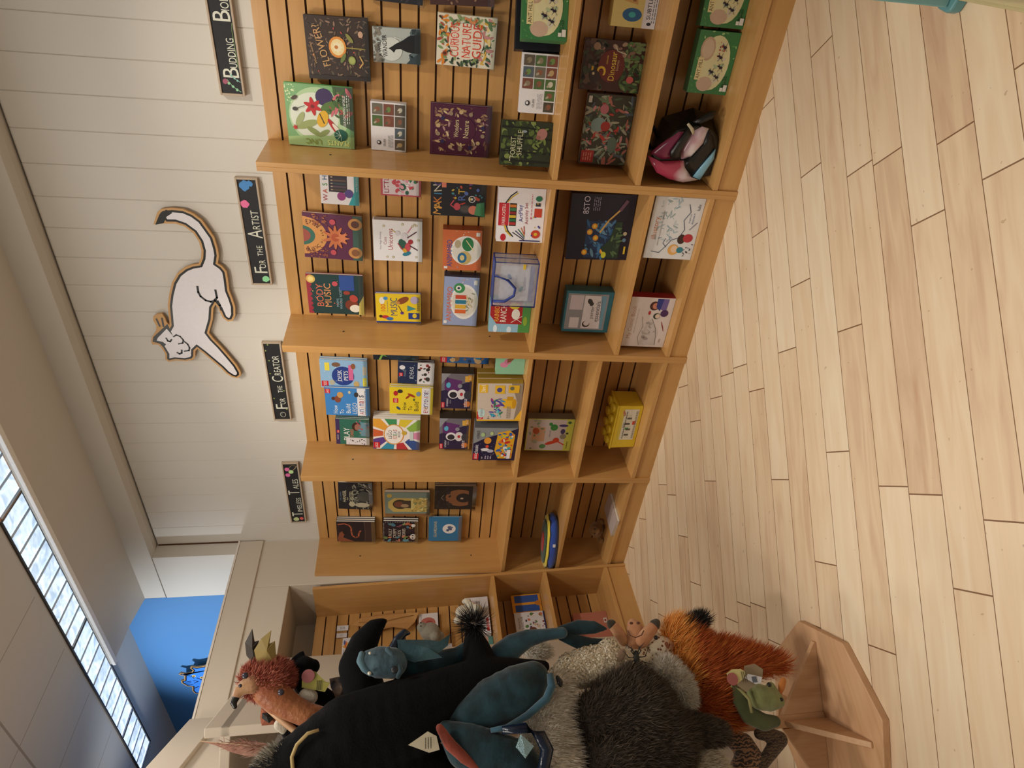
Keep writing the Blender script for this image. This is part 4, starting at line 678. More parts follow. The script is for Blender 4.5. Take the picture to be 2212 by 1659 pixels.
def c_comic(a):
    a.rect(0,0,1,1,'#dbcfcb'); a.text('My Comic Book',.50,.87,.12,'#b58a72',0,.74); a.text('WRITE AND ILLUSTRATE YOUR OWN COMIC',.52,.775,.022,'#8a6a5a'); a.poly([(.04,.22),(.04,.62),(.5,.52),(.6,.44),(.42,.28),(.3,.2)],'#c9bfbc'); a.line([(.04,.22),(.2,.24),(.4,.30),(.58,.42)],.01,'#6a625f'); a.scat(20,.06,.3,.5,.6,['#b5aaa6','#a39894','#cfc6c2'],.02,.05,'mix',3)
    a.line([(.04,.6),(.2,.66),(.42,.6),(.62,.66)],.008,'#8a807c'); a.ell(.84,.44,.09,.11,'#4a2420'); a.ell(.84,.42,.06,.07,'#c9806a'); a.poly([(.72,.16),(.98,.14),(.98,.36),(.8,.34)],'#6f5f9a'); a.poly([(.74,.30),(.98,.26),(.98,.40),(.82,.40)],'#2f3a86'); a.ell(.64,.34,.06,.08,'#2f3a2c'); a.ell(.64,.32,.045,.055,'#e0c8b8'); a.ell(.70,.18,.07,.09,'#4a2a5c'); a.ell(.70,.52,.04,.03,'#b53434')
    for i in range(4): a.line([(.34+.035*i,.10+.02*i),(.44+.03*i,.14+.02*i)],.009,'#8f2a2c')
    a.text('lulu',.14,.14,.05,'#77605a',0,.08)
RED='#c8202c'
def legos(a,x,z,s): a.rect(x,z,x+s*.16,z+s*.11,RED); a.text('LEGO',x+s*.08,z+s*.055,s*.05,'#f4f0ea',0,s*.13)
def c_desk(a):
    a.rect(0,0,1,1,'#8fb8dc'); a.ell(.44,.52,.34,.24,'#263f8a',n=24); a.text('DESK',.46,.59,.09,'#f0eef0',0,.4); a.text('PETS',.46,.46,.09,'#f0eef0',0,.38); a.rect(.3,.30,.84,.40,'#d86a9a'); a.rect(.62,.80,.9,.9,'#e8d84a'); legos(a,.04,.84,1.3); a.ell(.2,.76,.10,.06,'#b5b09a'); a.ell(.84,.66,.08,.09,'#7a5a44'); a.ell(.8,.30,.10,.05,'#8f5a3c'); a.ell(.16,.24,.12,.06,'#c9a86a'); a.rect(.1,.02,.4,.10,'#e8d84a'); a.rect(.5,.02,.8,.10,'#c9c0b0'); a.scat(20,0,0,1,1,['#d8e8f4','#b8d4ec'],.008,.012,'dot',3)
def c_anml(a):
    a.rect(0,0,1,1,'#3f86cc'); a.rect(0,.09,1,.28,'#e8e6ea'); a.rect(0,0,1,.06,'#4a78a8'); legos(a,.8,.88,1); a.text('How',.22,.78,.10,'#eef0f4',0,.3); a.text('To',.14,.64,.09,'#eef0f4',0,.16); a.text('Build',.26,.49,.10,'#eef0f4',0,.36); a.text('LEGO',.28,.345,.10,'#eef0f4',0,.4)
    for i,ch_ in enumerate('Animals'): a.text(ch_,.10+.105*i,.185,.10,('#b5343c','#3f5a9a','#c9762f','#3f5a9a','#b5343c','#a87a3c','#3a4a5a')[i],0,.085)
    a.ell(.6,.72,.13,.07,'#8a4a34'); a.ell(.76,.66,.11,.07,'#c99a5c'); a.ell(.86,.45,.05,.03,'#d8c8a0'); a.ell(.78,.30,.09,.05,'#3a3a3c'); a.lines(.05,.95,.10,.01,.02,1,'#6a6a74'); a.ell(.62,.82,.06,.04,'#5a2f22')
def c_play(a):
    a.rect(0,0,1,1,'#2b6a5a'); a.rect(0,.88,1,1,'#3c2c5c'); a.text('PLAY',.42,.68,.17,'#f0ece6',0,.5); a.text('STORIES',.40,.52,.09,'#d8705a',0,.42); a.ell(.72,.38,.17,.14,'#3a2420'); a.ell(.7,.34,.13,.10,'#9a6a5a'); a.rect(.35,.0,.9,.26,'#6a8fa0'); a.scat(20,.35,.02,.95,.4,['#b5a08a','#8a7a6a','#5a8fb0','#b0505a'],.02,.05,'mix',2); a.rect(.0,.0,.28,.70,'#d8d4d8'); a.scat(16,.02,.05,.24,.66,['#2a2a30','#3a3c48'],.015,.03,'mix',5); legos(a,.46,.89,.7); a.lines(.2,.4,.93,.02,.03,1,'#e0d8e0')
def c_leaf(a):
    a.rect(0,0,1,1,'#1a2430'); a.line([(.0,.86),(.3,.80),(.6,.86)],.10,'#8fc45a'); a.line([(.3,.80),(.2,.7)],.05,'#6fae4a'); a.ell(.4,.45,.4,.3,'#22364a'); a.scat(20,.05,.1,.95,.7,['#1f3f52','#2c4a52','#182430'],.04,.08,'mix',2)
def c_holi(a):
    a.rect(0,0,1,1,'#1f2d50'); a.rect(0,0,1,.46,'#dcd8dc'); a.text('Holiday',.5,.80,.07,'#8f9aa8',0,.5); a.text('IDEAS',.52,.62,.11,'#c9ccd4',0,.56); legos(a,.34,.86,1); a.ell(.75,.88,.10,.08,'#e4e2e6'); a.scat(16,.05,.05,.95,.42,['#3a3430','#3f5a44','#2a2724','#8a3a34'],.03,.07,'mix',3); a.scat(14,.05,.5,.95,.97,['#8f9aa8','#4a5a78'],.01,.02,'dot',5)
def c_evry(a):
    a.rect(0,0,1,1,'#e6cc2a'); a.rect(0,.06,1,.26,'#e6e2e6'); legos(a,.42,.80,1.1); a.text('How',.3,.66,.09,'#23222a',0,.3); a.text('To',.22,.52,.09,'#23222a',0,.16); a.text('Build',.30,.38,.10,'#23222a',0,.36)
    for i,ch_ in enumerate('Everything!'): a.text(ch_,.10+.080*i,.16,.10,('#b5343c','#c9762f','#a87a3c','#3f6a9a','#4a4a8a','#6a3a7a','#5a8f9a','#b5343c','#3f6a9a','#5a3f7a','#3f3f8a')[i],0,.07)
    a.ell(.78,.86,.09,.05,'#b5202c'); a.ell(.86,.76,.07,.06,'#3a2f2a'); a.ell(.72,.5,.13,.03,'#a53a22',60); a.ell(.66,.58,.10,.025,'#a53a22',-40); a.ell(.22,.80,.08,.03,'#2f4f7a',40); a.ell(.78,.34,.09,.05,'#7a94b0'); a.ell(.56,.44,.05,.02,'#5a6f2f')
def c_ideas(a):
    a.rect(0,0,1,1,'#e8e2e0'); CC=['#3f8f5a','#e0a03a','#c9603a','#5a3f8a','#2f8fb0','#b5343c','#2f4f8f','#d88ab0','#8ab04a','#d8c03a']
    for k in range(10):
        t0=k*.628;t1=t0+.5; a.poly([(.5+.30*math.cos(t0),.5+.30*math.sin(t0)),(.5+.8*math.cos(t0),.5+.75*math.sin(t0)),(.5+.8*math.cos(t1),.5+.75*math.sin(t1)),(.5+.30*math.cos(t1),.5+.30*math.sin(t1))],CC[k])
    for sx in (0,1):
        pass
    a.ell(.5,.56,.34,.22,'#d8984a',n=24); a.ell(.5,.56,.31,.195,'#ece8e4',n=24); a.text('THE',.5,.70,.03,'#3a3a44'); a.text('LEGO',.5,.64,.07,'#23222a',0,.3)
    for i,ch_ in enumerate('IDEAS'): a.text(ch_,.36+.07*i,.535,.085,('#c9762f','#b5343c','#3f8f5a','#3f6a9a','#b5343c')[i],0,.06)
    a.text('BOOK',.52,.45,.05,'#3a3a44',0,.2); a.ell(.56,.34,.07,.055,'#c9a83a'); legos(a,.04,.86,1.2); a.rect(.32,.14,.62,.22,'#c8d0d0')
def c_blue(a): a.rect(0,0,1,1,'#2f5f9a'); a.rect(0,.87,1,1,'#3a3428'); legos(a,.02,.86,1.2); a.scat(40,.05,.1,.95,.8,['#3f86b0','#8a6a4a','#c9a87a','#1f3f6a','#6aa0c8'],.04,.09,'mix',4)
def c_astro(a):
    a.rect(0,0,1,1,'#2a2344'); a.rect(0,0,1,.05,'#d89a3a'); a.poly([(.5,1),(1,1),(1,.0),(.8,.1)],'#6f6a74'); a.poly([(.55,.9),(.9,.9),(.8,.35),(.4,.45)],'#5f2f6a'); a.poly([(.7,1),(1,1),(1,.72)],'#8f8f96'); legos(a,.02,.88,1.0); a.text('creator',.18,.80,.06,'#e8e4ea',0,.24)
    a.ell(.42,.62,.13,.17,'#e4e0e4'); a.ell(.40,.62,.09,.12,'#2a2a34'); a.ell(.42,.36,.15,.14,'#d8d2d4'); a.ell(.42,.36,.05,.05,'#b5343c'); a.ell(.40,.16,.12,.12,'#3a3a44'); a.ell(.68,.78,.08,.07,'#5ab0d0'); a.ell(.66,.42,.06,.07,'#8a8a94')
    for z in (.14,): a.star(.14,.16,.09,'#d87a34',6,.85)
    for z in (.7,.45): a.rect(.78,.08+z*.1,.94,.2+z*.1,'#d8a84a')
    a.rect(.80,.05,.97,.17,'#d8982f'); a.text('3in1',.885,.11,.06,'#f0ece4',0,.14); a.text('31134',.2,.70,.04,'#c9c4cc',0,.12); a.text('4 SPACE',.82,.82,.05,'#2a2a30',0,.26); a.lines(.05,.3,.22,.03,.05,2,'#c9c4cc')
def c_ice(a): a.rect(0,0,1,1,'#8fc4a4'); a.ell(.42,.72,.12,.14,'#d88aa8'); a.ell(.56,.60,.12,.12,'#c97a9a'); a.poly([(.5,.62),(.56,.48),(.88,.25),(.66,.62)],'#8a5a3c')
def c_can(a):
    a.rect(0,0,1,1,'#c9b9ac'); a.poly([(0,0),(1,0),(1,.26),(.5,.10),(0,.16)],'#8f8072'); a.rect(0,0,.04,1,'#e0ae2c'); a.poly([(.04,.0),(.30,.0),(.04,.14)],'#e6b42c'); legos(a,.05,.86,1.3); a.text('4+',.09,.74,.06,'#3a3430'); a.ell(.22,.90,.12,.08,'#bcd8d8'); a.text('creator',.24,.90,.06,'#7a6f72',0,.22); a.rect(.76,.78,.97,.97,'#e0b02a'); a.text('3in1',.865,.875,.09,'#f2ede0',0,.17)
    a.poly([(.34,.18),(.60,.16),(.60,.44),(.36,.42)],'#e0ae2c'); a.ell(.47,.17,.13,.05,'#c9941f'); a.rect(.56,.2,.66,.34,'#c9941f')
    a.scat(30,.14,.42,.60,.68,['#2f8fc0','#3fb0c8','#a52f7a','#2f7a5c','#4a3f9a','#8fc8c8'],.025,.05,'leaf',3); a.rect(.74,.40,.95,.62,'#e0b02a'); a.ell(.84,.52,.06,.06,'#4a4a8a'); a.rect(.76,.08,.96,.32,'#e0b02a'); a.ell(.88,.24,.05,.05,'#6a6a52'); a.lines(.08,.4,.30,.03,.05,2,'#a39484')
def c_classic(a):
    a.rect(0,0,1,1,'#262040'); a.poly([(.52,1),(1,1),(1,.0),(.9,.2),(.7,.72)],'#8a8d90'); legos(a,.02,.86,1.2); a.text('classic',.34,.93,.09,'#f2f0f4',0,.34); a.text('4+',.08,.78,.05,'#e8e4ea'); a.lines(.04,.14,.68,.03,.06,3,'#b5a8c0')
    a.poly([(.06,.08),(.06,.40),(.3,.50),(.86,.46),(.94,.2),(.8,.06)],'#e0a72c'); a.scat(70,.10,.12,.86,.42,['#2f8fc8','#c9302c','#e8e4dc','#2f5fb0','#3fb0b8','#e0702a','#d8c02a'],.025,.05,'mix',4); a.ell(.62,.68,.10,.085,'#e0983a'); a.ell(.44,.68,.05,.04,'#d8503a'); a.ell(.34,.72,.05,.10,'#e4e2e8'); a.ell(.30,.60,.05,.08,'#b8b4c8'); a.ell(.80,.80,.06,.05,'#a8c08a'); a.ell(.84,.60,.05,.04,'#b8c88a'); a.text('4 SPACE',.80,.91,.06,'#2a2a30',0,.24); a.rect(.06,.12,.34,.2,'#f0eef2'); a.scat(20,.05,.5,.6,.85,['#e8e4f0'],.004,.006,'dot',3)
def c_dbox(a):
    a.rect(0,0,1,1,'#c9cf5a'); a.rect(.02,.16,.98,.98,'#ccc2c4'); a.rect(.3,.60,.74,.88,'#cfa486'); a.scat(14,.05,.6,.95,.95,['#8fa08a','#a8b0a0','#7a8f6a'],.03,.06,'mix',3); a.ell(.62,.80,.10,.07,'#b5562f',20); a.ell(.84,.5,.05,.04,'#3f8f4a'); a.ell(.74,.42,.10,.08,'#3f8f4a'); a.ell(.8,.22,.04,.10,'#4a3f7a'); a.ell(.62,.22,.08,.05,'#3f3a6a'); a.ell(.26,.44,.05,.14,'#c9442a',20); a.ell(.34,.34,.08,.07,'#c9442a'); a.line([(.3,.3),(.2,.16)],.03,'#c9442a'); a.ell(.46,.20,.08,.07,'#8f8a78'); a.ell(.14,.62,.07,.07,'#5a8f5a'); a.text('dino set',.55,.50,.05,'#8a8f9a',0,.2); a.ell(.56,.12,.03,.03,'#3a3a34'); a.ell(.9,.1,.04,.04,'#3a6a4a'); a.lines(.08,.3,.08,.02,.04,1,'#6a6f3a')
def c_hansel(a):
    a.rect(0,0,1,1,'#22242a'); a.scat(90,.02,.02,.98,.6,['#8a8a7c','#55564f','#a8a490','#3a3c3a','#6a6a5c'],.02,.05,'leaf',3); a.text('HANSEL',.5,.82,.10,'#d0c9a8',0,.6); a.text('AND',.4,.73,.04,'#d0c9a8'); a.text('GRETEL',.5,.62,.10,'#d0c9a8',0,.6); a.text('NEIL GAIMAN',.5,.93,.04,'#6f88a8',0,.5); a.ell(.2,.6,.10,.09,'#b5ad90'); a.ell(.18,.3,.09,.22,'#b0a890'); a.ell(.5,.25,.2,.2,'#4a4c48')
def c_gold(a):
    a.rect(0,0,1,1,'#6f7f78'); a.rect(0,0,.10,1,'#8a5f3c'); a.rect(.10,.05,.98,.95,'#77877c'); a.poly([(.18,.06),(.18,.82),(.36,.93),(.6,.93),(.76,.8),(.76,.06)],'#c2a860'); a.ell(.5,.66,.20,.17,'#3f3a30'); a.rect(.34,.42,.66,.66,'#4a4034'); a.ell(.5,.70,.12,.10,'#7a4a38'); a.ell(.44,.56,.07,.09,'#a58a6a'); a.scat(50,.2,.06,.76,.40,['#d8c884','#a08c4c','#e0d49a','#8a9060'],.02,.04,'leaf',4); a.ell(.86,.9,.08,.06,'#b89a4a'); a.rect(.28,.38,.7,.42,'#d8c884')
def c_oval(a):
    a.rect(0,0,1,1,'#2c2826'); a.ell(.5,.38,.36,.36,'#8a5c40',n=30); a.rect(0,0,1,.18,'#2c2826'); a.ell(.5,.30,.2,.18,'#2f2a2c'); a.ell(.48,.34,.04,.04,'#b5a08a'); a.line([(.4,.78),(.5,.84),(.62,.78)],.02,'#8a7f72'); a.scat(30,0,.5,1,1,['#3a3430','#38323a'],.03,.06,'mix',3)
def c_swan(a):
    a.rect(0,0,1,1,'#221c26'); a.poly([(0,.55),(0,.98),(.2,.98),(.45,.93),(.55,.82),(.4,.80),(.2,.84)],'#8a4f3a'); a.line([(.86,.95),(.9,.80),(.84,.68),(.7,.62),(.5,.62),(.3,.60),(.2,.52),(.25,.44),(.45,.42),(.55,.38)],.05,'#b56248'); a.ell(.5,.78,.14,.07,'#1a1520'); a.rect(.0,0,1,.28,'#38282c'); a.line([(.0,.28),(.5,.25),(1,.28)],.012,'#5a4a48')
def c_kids(a):
    a.rect(0,0,1,1,'#27202c'); 
    for k in range(14): a.rect(.03+.068*k,.975,.06+.068*k,.99,'#d0cabe'); a.rect(.03+.068*k,.01,.06+.068*k,.025,'#d0cabe'); a.rect(.01,.03+.068*k,.025,.06+.068*k,'#d0cabe'); a.rect(.975,.03+.068*k,.99,.06+.068*k,'#d0cabe')
    for i,t in enumerate(('TRULY','CREEPY','KIDS','STORIES')): a.text(t,.45,.80-.13*i,.09,'#d8cfc4',0,.46)
    a.scat(14,.05,.05,.3,.95,['#5a8fa0','#8a5a4a','#6a7f4a','#c9806a'],.05,.08,'mix',3); a.scat(14,.72,.05,.95,.95,['#4a7a8f','#b5684a','#7a4a5a','#8a9a6a'],.05,.08,'mix',5); a.ell(.28,.14,.14,.09,'#d8d4d0'); a.ell(.22,.15,.03,.03,'#1a1a20'); a.ell(.34,.15,.03,.03,'#1a1a20'); a.ell(.84,.14,.08,.06,'#e0dcd8')
def c_circ(a):
    a.rect(0,0,1,1,'#2f78ab'); a.text('GUARDIANS',.5,.80,.09,'#d8c98a',0,.66); a.ell(.52,.38,.20,.20,'#ebe8e8',n=26); a.ell(.54,.36,.10,.05,'#4a5f86',30); a.ell(.46,.42,.05,.05,'#4a5f86'); a.line([(.5,.36),(.58,.28),(.62,.36)],.03,'#4a5f86'); a.lines(.3,.75,.12,.012,.03,1,'#5a9ac8')
P=prod
P('book',S(.408,1.653,.05),.24,.257,.022,0,1.2,'dark brown botanical book with an orange flower and the title FLOWER?',c_flower,'#3a2d28',off=.05)
P('book',S(.1305,1.730,.07),.26,.288,.02,0,-.7,'large green plant book with red lily and cactus, top left of the nearest bay',c_plants,'#4f9a4c',off=.07)
P('book',S(.438,1.439,.05),.134,.197,.018,0,.9,'small pale grey book with a black wolf on the cover',c_wolf,'#8f9a98',off=.05)
P('box',S(.105,1.500,.06),.21,.156,.035,0,-.8,'white card game box with small nature photo squares, below the green plant book',lambda a:c_grid(a,0),'#dcd9dc',off=.06)
P('book',S(.474,1.123,.05),.195,.248,.022,0,-.7,'cream book with big red letters among painted flowers',c_red,'#d8d2be',off=.05)
P('book',S(.113,1.120,.06),.225,.273,.02,0,-.1,'purple book with gold botanical border titled Wonders of Nature',c_wonders,'#4d1d3a',off=.06)
P('book',S(.690,1.429,.05),.195,.235,.02,0,-1,'dark charcoal book cut off by the frame, right of the wolf book',c_dark,'#23242c',off=.05)
P('book',S(.712,1.143,.05),.200,.263,.03,0,2.7,'thick brown book cut off by the frame, right of the red lettered book',c_brown,'#5a3f3a',off=.05)
P('box',(.650,-.268,ZA+.001),.239,.183,.05,21,.0,'green ant game box standing on the ledge in front of a black box',c_ant,'#3a7a46')
P('box',(.600,-.160,ZA+.001),.251,.189,.045,21,.0,'black box with pale violet lettering behind the green ant game',c_darkbox,'#1b1d26')
P('box',(.357,-.225,ZA+.001),.233,.154,.045,7,0,'white card game box with photo squares leaning beside the black box',lambda a:c_grid(a,1),'#dcd9dc')
P('box',(.118,-.268,ZA+.001),.187,.224,.05,9,0,'dark green forest card game box with an animal, against the side panel',c_forest,'#2b3220')
P('book',(.438,-.176,ZB+.001),.200,.266,.03,4.9,-.4,'dark dinosaur story book with a big yellow 5',c_dino,'#43231d')
P('book',(.173,-.183,ZB+.001),.305,.222,.03,1,0,'wide botanical collage book with red flowers, middle shelf',c_collage,'#5a2a24')
P('box',(.700,-.223,ZB+.001),.205,.186,.06,4.2,0,'yellow and white box with a blue round shape, middle shelf by the frame edge',c_bubble,'#c9b26a')
P('box',(.745,-.262,ZC+.001),.230,.184,.055,5,0,'green ant hill box on the bottom shelf, further right at the frame edge',c_ant,'#3a6a44')
P('box',(.497,-.275,ZC+.001),.242,.176,.055,.4,0,'green ant hill box on the bottom shelf, nearer the shopping bag',c_ant,'#3a6a44')
# bay under the artist sign
P('pack',S(-.180,1.723,.05),.189,.179,.03,0,-1.1,'white and teal marker pack half hidden by the side panel',c_mark,'#d8d8dc',off=.05)
P('book',S(-.447,1.718,.05),.237,.285,.02,0,-1.7,'plum book of bell music with orange arch lettering',c_bells,'#8a4a34',off=.05)
P('book',S(-.755,1.724,.07),.231,.287,.02,0,0,'dark teal BODY MUSIC book with a red scalloped top',c_body,'#7a2a3a',off=.07)
P('book',S(-.441,1.423,.06),.217,.242,.012,0,.3,'white unicorn painting book with small gold stars',c_uni,'#dcdae0',copies=3,off=.06)
P('book',S(-.821,1.427,.07),.178,.237,.018,0,.9,'yellow MUSIC fact book with a blue spine',c_m100,'#2b3f8f',off=.07)
P('pack',S(-.141,1.431,.05),.145,.19,.025,0,0,'glossy pink wrapped pack with green pictures',c_pink,'#b8505f',off=.05)
P('book',S(-.200,1.119,.05),.19,.266,.02,0,.8,'black art making book with cut paper letters',c_mart,'#26272e',off=.05)
P('box',S(-.468,1.124,.07),.221,.196,.062,0,1.0,'orange music toy box with a drum picture',lambda a:c_anim(a,'#cf6f45',1),'#b55f3c',off=.07)
P('box',S(-.767,1.124,.07),.295,.185,.03,0,-.5,'pale blue music toy box with a xylophone picture',lambda a:c_anim(a,'#97a6cc',0),'#3a3a4c',copies=2,off=.07)
P('box',(-.193,-.312,ZA+.001),.250,.219,.06,9,.3,'white art activity set with red label and crayons',c_artp,'#dcd8dc')
P('box',(-.750,-.284,ZA+.001),.190,.215,.05,6,0,'ranch game box with red barn beside the clear zip bag',c_ranch,'#6f9a8a')
P('box',(-.259,-.256,.407+.001),.333,.315,.055,2.4,2.0,'large dark night sky paint set box, middle shelf',c_night,'#3a2c26')
P('box',(-.766,-.208,.407+.001),.248,.257,.07,1.6,0,'teal edged painter set in a clear case, middle shelf',c_paint,'#2f6a74')
P('box',(-.206,-.375,ZC+.001),.307,.241,.05,1.3,0,'white story writing kit with pale blue clouds, bottom shelf',c_illu,'#b8babc')
P('box',(-.746,-.343,ZC+.001),.304,.235,.055,-.5,0,'pale comic making kit with a deep red side, bottom shelf',c_comic,'#9a2028')
# bay under the creator sign
P('book',S(-1.286,1.727,.05),.198,.264,.016,0,-1.1,'light blue desk pets activity book',c_desk,'#7aa8cf',copies=2,off=.05)
P('book',S(-1.471,1.720,.07),.204,.255,.016,0,-.9,'mid blue animal building guide below the light blue book',c_anml,'#3574b5',copies=2,off=.07)
P('book',S(-1.696,1.730,.08),.201,.2,.012,0,-1.5,'dark green play stories book with a child photo',c_play,'#1f4f48',copies=3,off=.08)
P('book',S(-1.113,1.437,.05),.114,.254,.018,0,.7,'dark book with a green leaf mostly hidden by the side panel',c_leaf,'#1a2430',off=.05)
P('book',S(-1.264,1.347,.05),.154,.208,.016,0,-1.5,'navy and white holiday ideas book',c_holi,'#1f2d50',copies=2,off=.05)
P('book',S(-1.452,1.351,.07),.199,.254,.018,0,-.7,'yellow building guide with a red toadstool',c_evry,'#d8c02a',copies=2,off=.07)
P('book',S(-1.701,1.425,.09),.243,.283,.018,0,-1.3,'multicoloured starburst brick ideas book',c_ideas,'#d8d0d0',copies=4,off=.09)
P('box',S(-1.084,1.038,.06),.181,.278,.05,0,-.5,'blue brick set box partly behind the side panel',c_blue,'#2f5f9a',off=.06)
P('box',S(-1.362,1.118,.08),.258,.187,.07,0,0,'violet astronaut brick set box, the right one of the pair',c_astro,'#3a342f',off=.08)
P('box',S(-1.685,1.119,.09),.251,.189,.075,0,.3,'violet astronaut brick set box, the left one of the pair',c_astro,'#3a342f',off=.09)
P('pack',(-1.04,-.295,ZA+.001),.152,.158,.05,0,1,'mint green pack with an ice cream picture',c_ice,'#8fc4a4')
P('box',(-1.275,-.345,ZA+.001),.268,.250,.045,0,1.5,'yellow and beige brick set box with a flower filled watering can',c_can,'#a07f2c',copies=3,dx=.003,name='boxed_set')
P('box',(-1.592,-.345,ZA+.001),.280,.254,.075,-5.6,.4,'purple space themed brick box with a pile of bricks',c_classic,'#55565a')
P('box',(-1.654,-.200,ZB+.001),.257,.29,.06,.8,0,'lime edged dinosaur figure box, middle shelf',c_dbox,'#7a6f5c')
# corner bay
P('book',S(-2.289,1.734,.05),.250,.223,.014,0,-2.5,'black fairy tale book with grey trees and cream letters',c_hansel,'#22242a',copies=2,off=.05)
P('book',S(-2.359,1.354,.05),.232,.300,.026,0,.1,'grey green book with a gilded arch picture',c_gold,'#7a5a3c',off=.05)
P('book',S(-2.294,1.044,.05),.224,.279,.014,0,0,'dark book with a brown oval, above the bare shelf',c_oval,'#2c2826',copies=3,off=.05)
P('book',S(-2.630,1.728,.06),.205,.261,.016,0,-.9,'dark book with an orange swan neck curve',c_swan,'#221c26',copies=3,off=.06)
P('book',S(-2.629,1.431,.06),.212,.242,.018,0,-1,'dark kids stories book with a dashed white border',c_kids,'#27202c',copies=2,off=.06)
P('book',S(-2.612,1.126,.05),.250,.232,.010,0,.2,'bright blue thin book with a white circle',c_circ,'#2f78ab',off=.05)
# shadow-side things: zip bag, shopping bag, brick tub, pillow, stray book, small plush
def tinted(name,col,alpha,rough=.1):
    m,nt,b=nodes(name); L=nt.links; o=nt.nodes['Material Output']; tr=N(nt,'ShaderNodeBsdfTransparent'); b.inputs['Base Color'].default_value=lin(col); b.inputs['Roughness'].default_value=rough
    tc=N(nt,'ShaderNodeTexCoord'); nz=N(nt,'ShaderNodeTexNoise',i_Scale=26.0,i_Detail=2.0); L.new(tc.outputs['Object'],nz.inputs['Vector']); bp=N(nt,'ShaderNodeBump',i_Strength=.7,i_Distance=.01); L.new(nz.outputs['Fac'],bp.inputs['Height']); L.new(bp.outputs[0],b.inputs['Normal'])
    mx=N(nt,'ShaderNodeMixShader'); mx.inputs[0].default_value=alpha; L.new(tr.outputs[0],mx.inputs[1]); L.new(b.outputs[0],mx.inputs[2]); L.new(mx.outputs[0],o.inputs[0]); return m
VINYL=tinted('clear_vinyl','#c3c8d8',.45); NAVY=paint('#24398a',.5,'navy_webbing',bump=.3,scale=300)
t=empty('zip_bag',(-.540,-.345,ZA+.001),(LEAN,0,math.radians(2)),'clear vinyl bag with blue piping and handle holding a white seaside card','bag')
w_,h_,d_=.235,.215,.11
mesh('vinyl_body',lambda bm:box(bm,(-w_/2,0,0),(w_/2,d_,h_)),VINYL,t,bevel=.006)
def pip(bm):
    for y in (0,d_*.5,d_): tube(bm,[(-w_/2,y,0),(w_/2,y,0),(w_/2,y,h_),(-w_/2,y,h_),(-w_/2,y,0)],.0038,6)
    for x in (-w_/2,w_/2):
        for z in (0,h_): tube(bm,[(x,0,z),(x,d_,z)],.0035,6)
mesh('piping',pip,NAVY,t)
mesh('handle',lambda bm:tube(bm,[(-.09,-.004,h_*.98),(-.085,-.012,h_*.72),(-.05,-.015,h_*.52),(-.01,-.015,h_*.50),(.03,-.013,h_*.68),(.05,-.006,h_*.98)],.007,6),NAVY,t)
a=Art(.19,.17,0); a.rect(0,0,1,1,'#dcdade'); a.rect(0,0,1,.14,'#4a4f8f'); a.text('BUBBLE BY BEAD',.5,.52,.05,'#3a4a6a',0,.5); a.ell(.68,.72,.09,.05,'#3a7ab5',30); a.ell(.34,.36,.09,.05,'#3a9aa0',-20); a.lines(.3,.7,.28,.02,.04,2,'#6a6f86'); o=a.done('insert_card',t); o.location=(.005,.012,.015)
mesh('zip_pull',lambda bm:box(bm,(w_/2-.03,-.004,h_*.30),(w_/2-.005,-.001,h_*.36)),paint('#d8b83a',.4,'yellow_tab'),t)
def remesh(o,vox=.006,sm=4):
    r=o.modifiers.new('weld','REMESH'); r.mode='VOXEL'; r.voxel_size=vox; r.use_smooth_shade=True
    if sm: s=o.modifiers.new('relax','SMOOTH'); s.iterations=sm; s.factor=.5
def sphere(bm,c,r,sx=1,sy_=1,sz=1,seg=14,mi=0,rot=None):
    M=Matrix.Translation(Vector(c))@(rot.to_matrix().to_4x4() if rot else Matrix.Identity(4))@Matrix.Diagonal((r*sx,r*sy_,r*sz,1))
    g=bmesh.ops.create_uvsphere(bm,u_segments=seg,v_segments=seg//2+2,radius=1,matrix=M)
    for v in g['verts']:
        for f in v.link_faces: f.material_index=mi; f.smooth=True
# shopping bag, slumped, black with pink/white photo panel
t=empty('shopping_bag',(.175,-.255,ZC+.001),None,'slumped shopping bag in black, pink and pale blue with dark handles, bottom shelf','bag')
def sat(name,c1,c2,c3):
    m,nt,b=nodes(name); L=nt.links; tc=N(nt,'ShaderNodeTexCoord'); sp=N(nt,'ShaderNodeSeparateXYZ'); L.new(tc.outputs['Object'],sp.inputs[0]); nz=N(nt,'ShaderNodeTexNoise',i_Scale=9.0,i_Detail=2.0); L.new(tc.outputs['Object'],nz.inputs['Vector'])
    ad=N(nt,'ShaderNodeMath',operation='MULTIPLY_ADD'); ad.inputs[1].default_value=3.6; L.new(sp.outputs[2],ad.inputs[0]); L.new(nz.outputs['Fac'],ad.inputs[2])
    s=N(nt,'ShaderNodeMath',operation='SUBTRACT'); s.inputs[1].default_value=.35; L.new(ad.outputs[0],s.inputs[0])
    cr=N(nt,'ShaderNodeValToRGB'); e=cr.color_ramp.elements; e[0].color=lin(c1); e[1].color=lin(c3); e[0].position=.15; e[1].position=.8; q=e.new(.45); q.color=lin(c2); L.new(s.outputs[0],cr.inputs[0]); L.new(cr.outputs[0],b.inputs['Base Color']); b.inputs['Roughness'].default_value=.22; return m
BAGP=sat('satin_photo_print','#9cc3d6','#e6dfe4','#a83a55'); BAGK=paint('#15120f',.35,'black_nylon',bump=.5,scale=40)
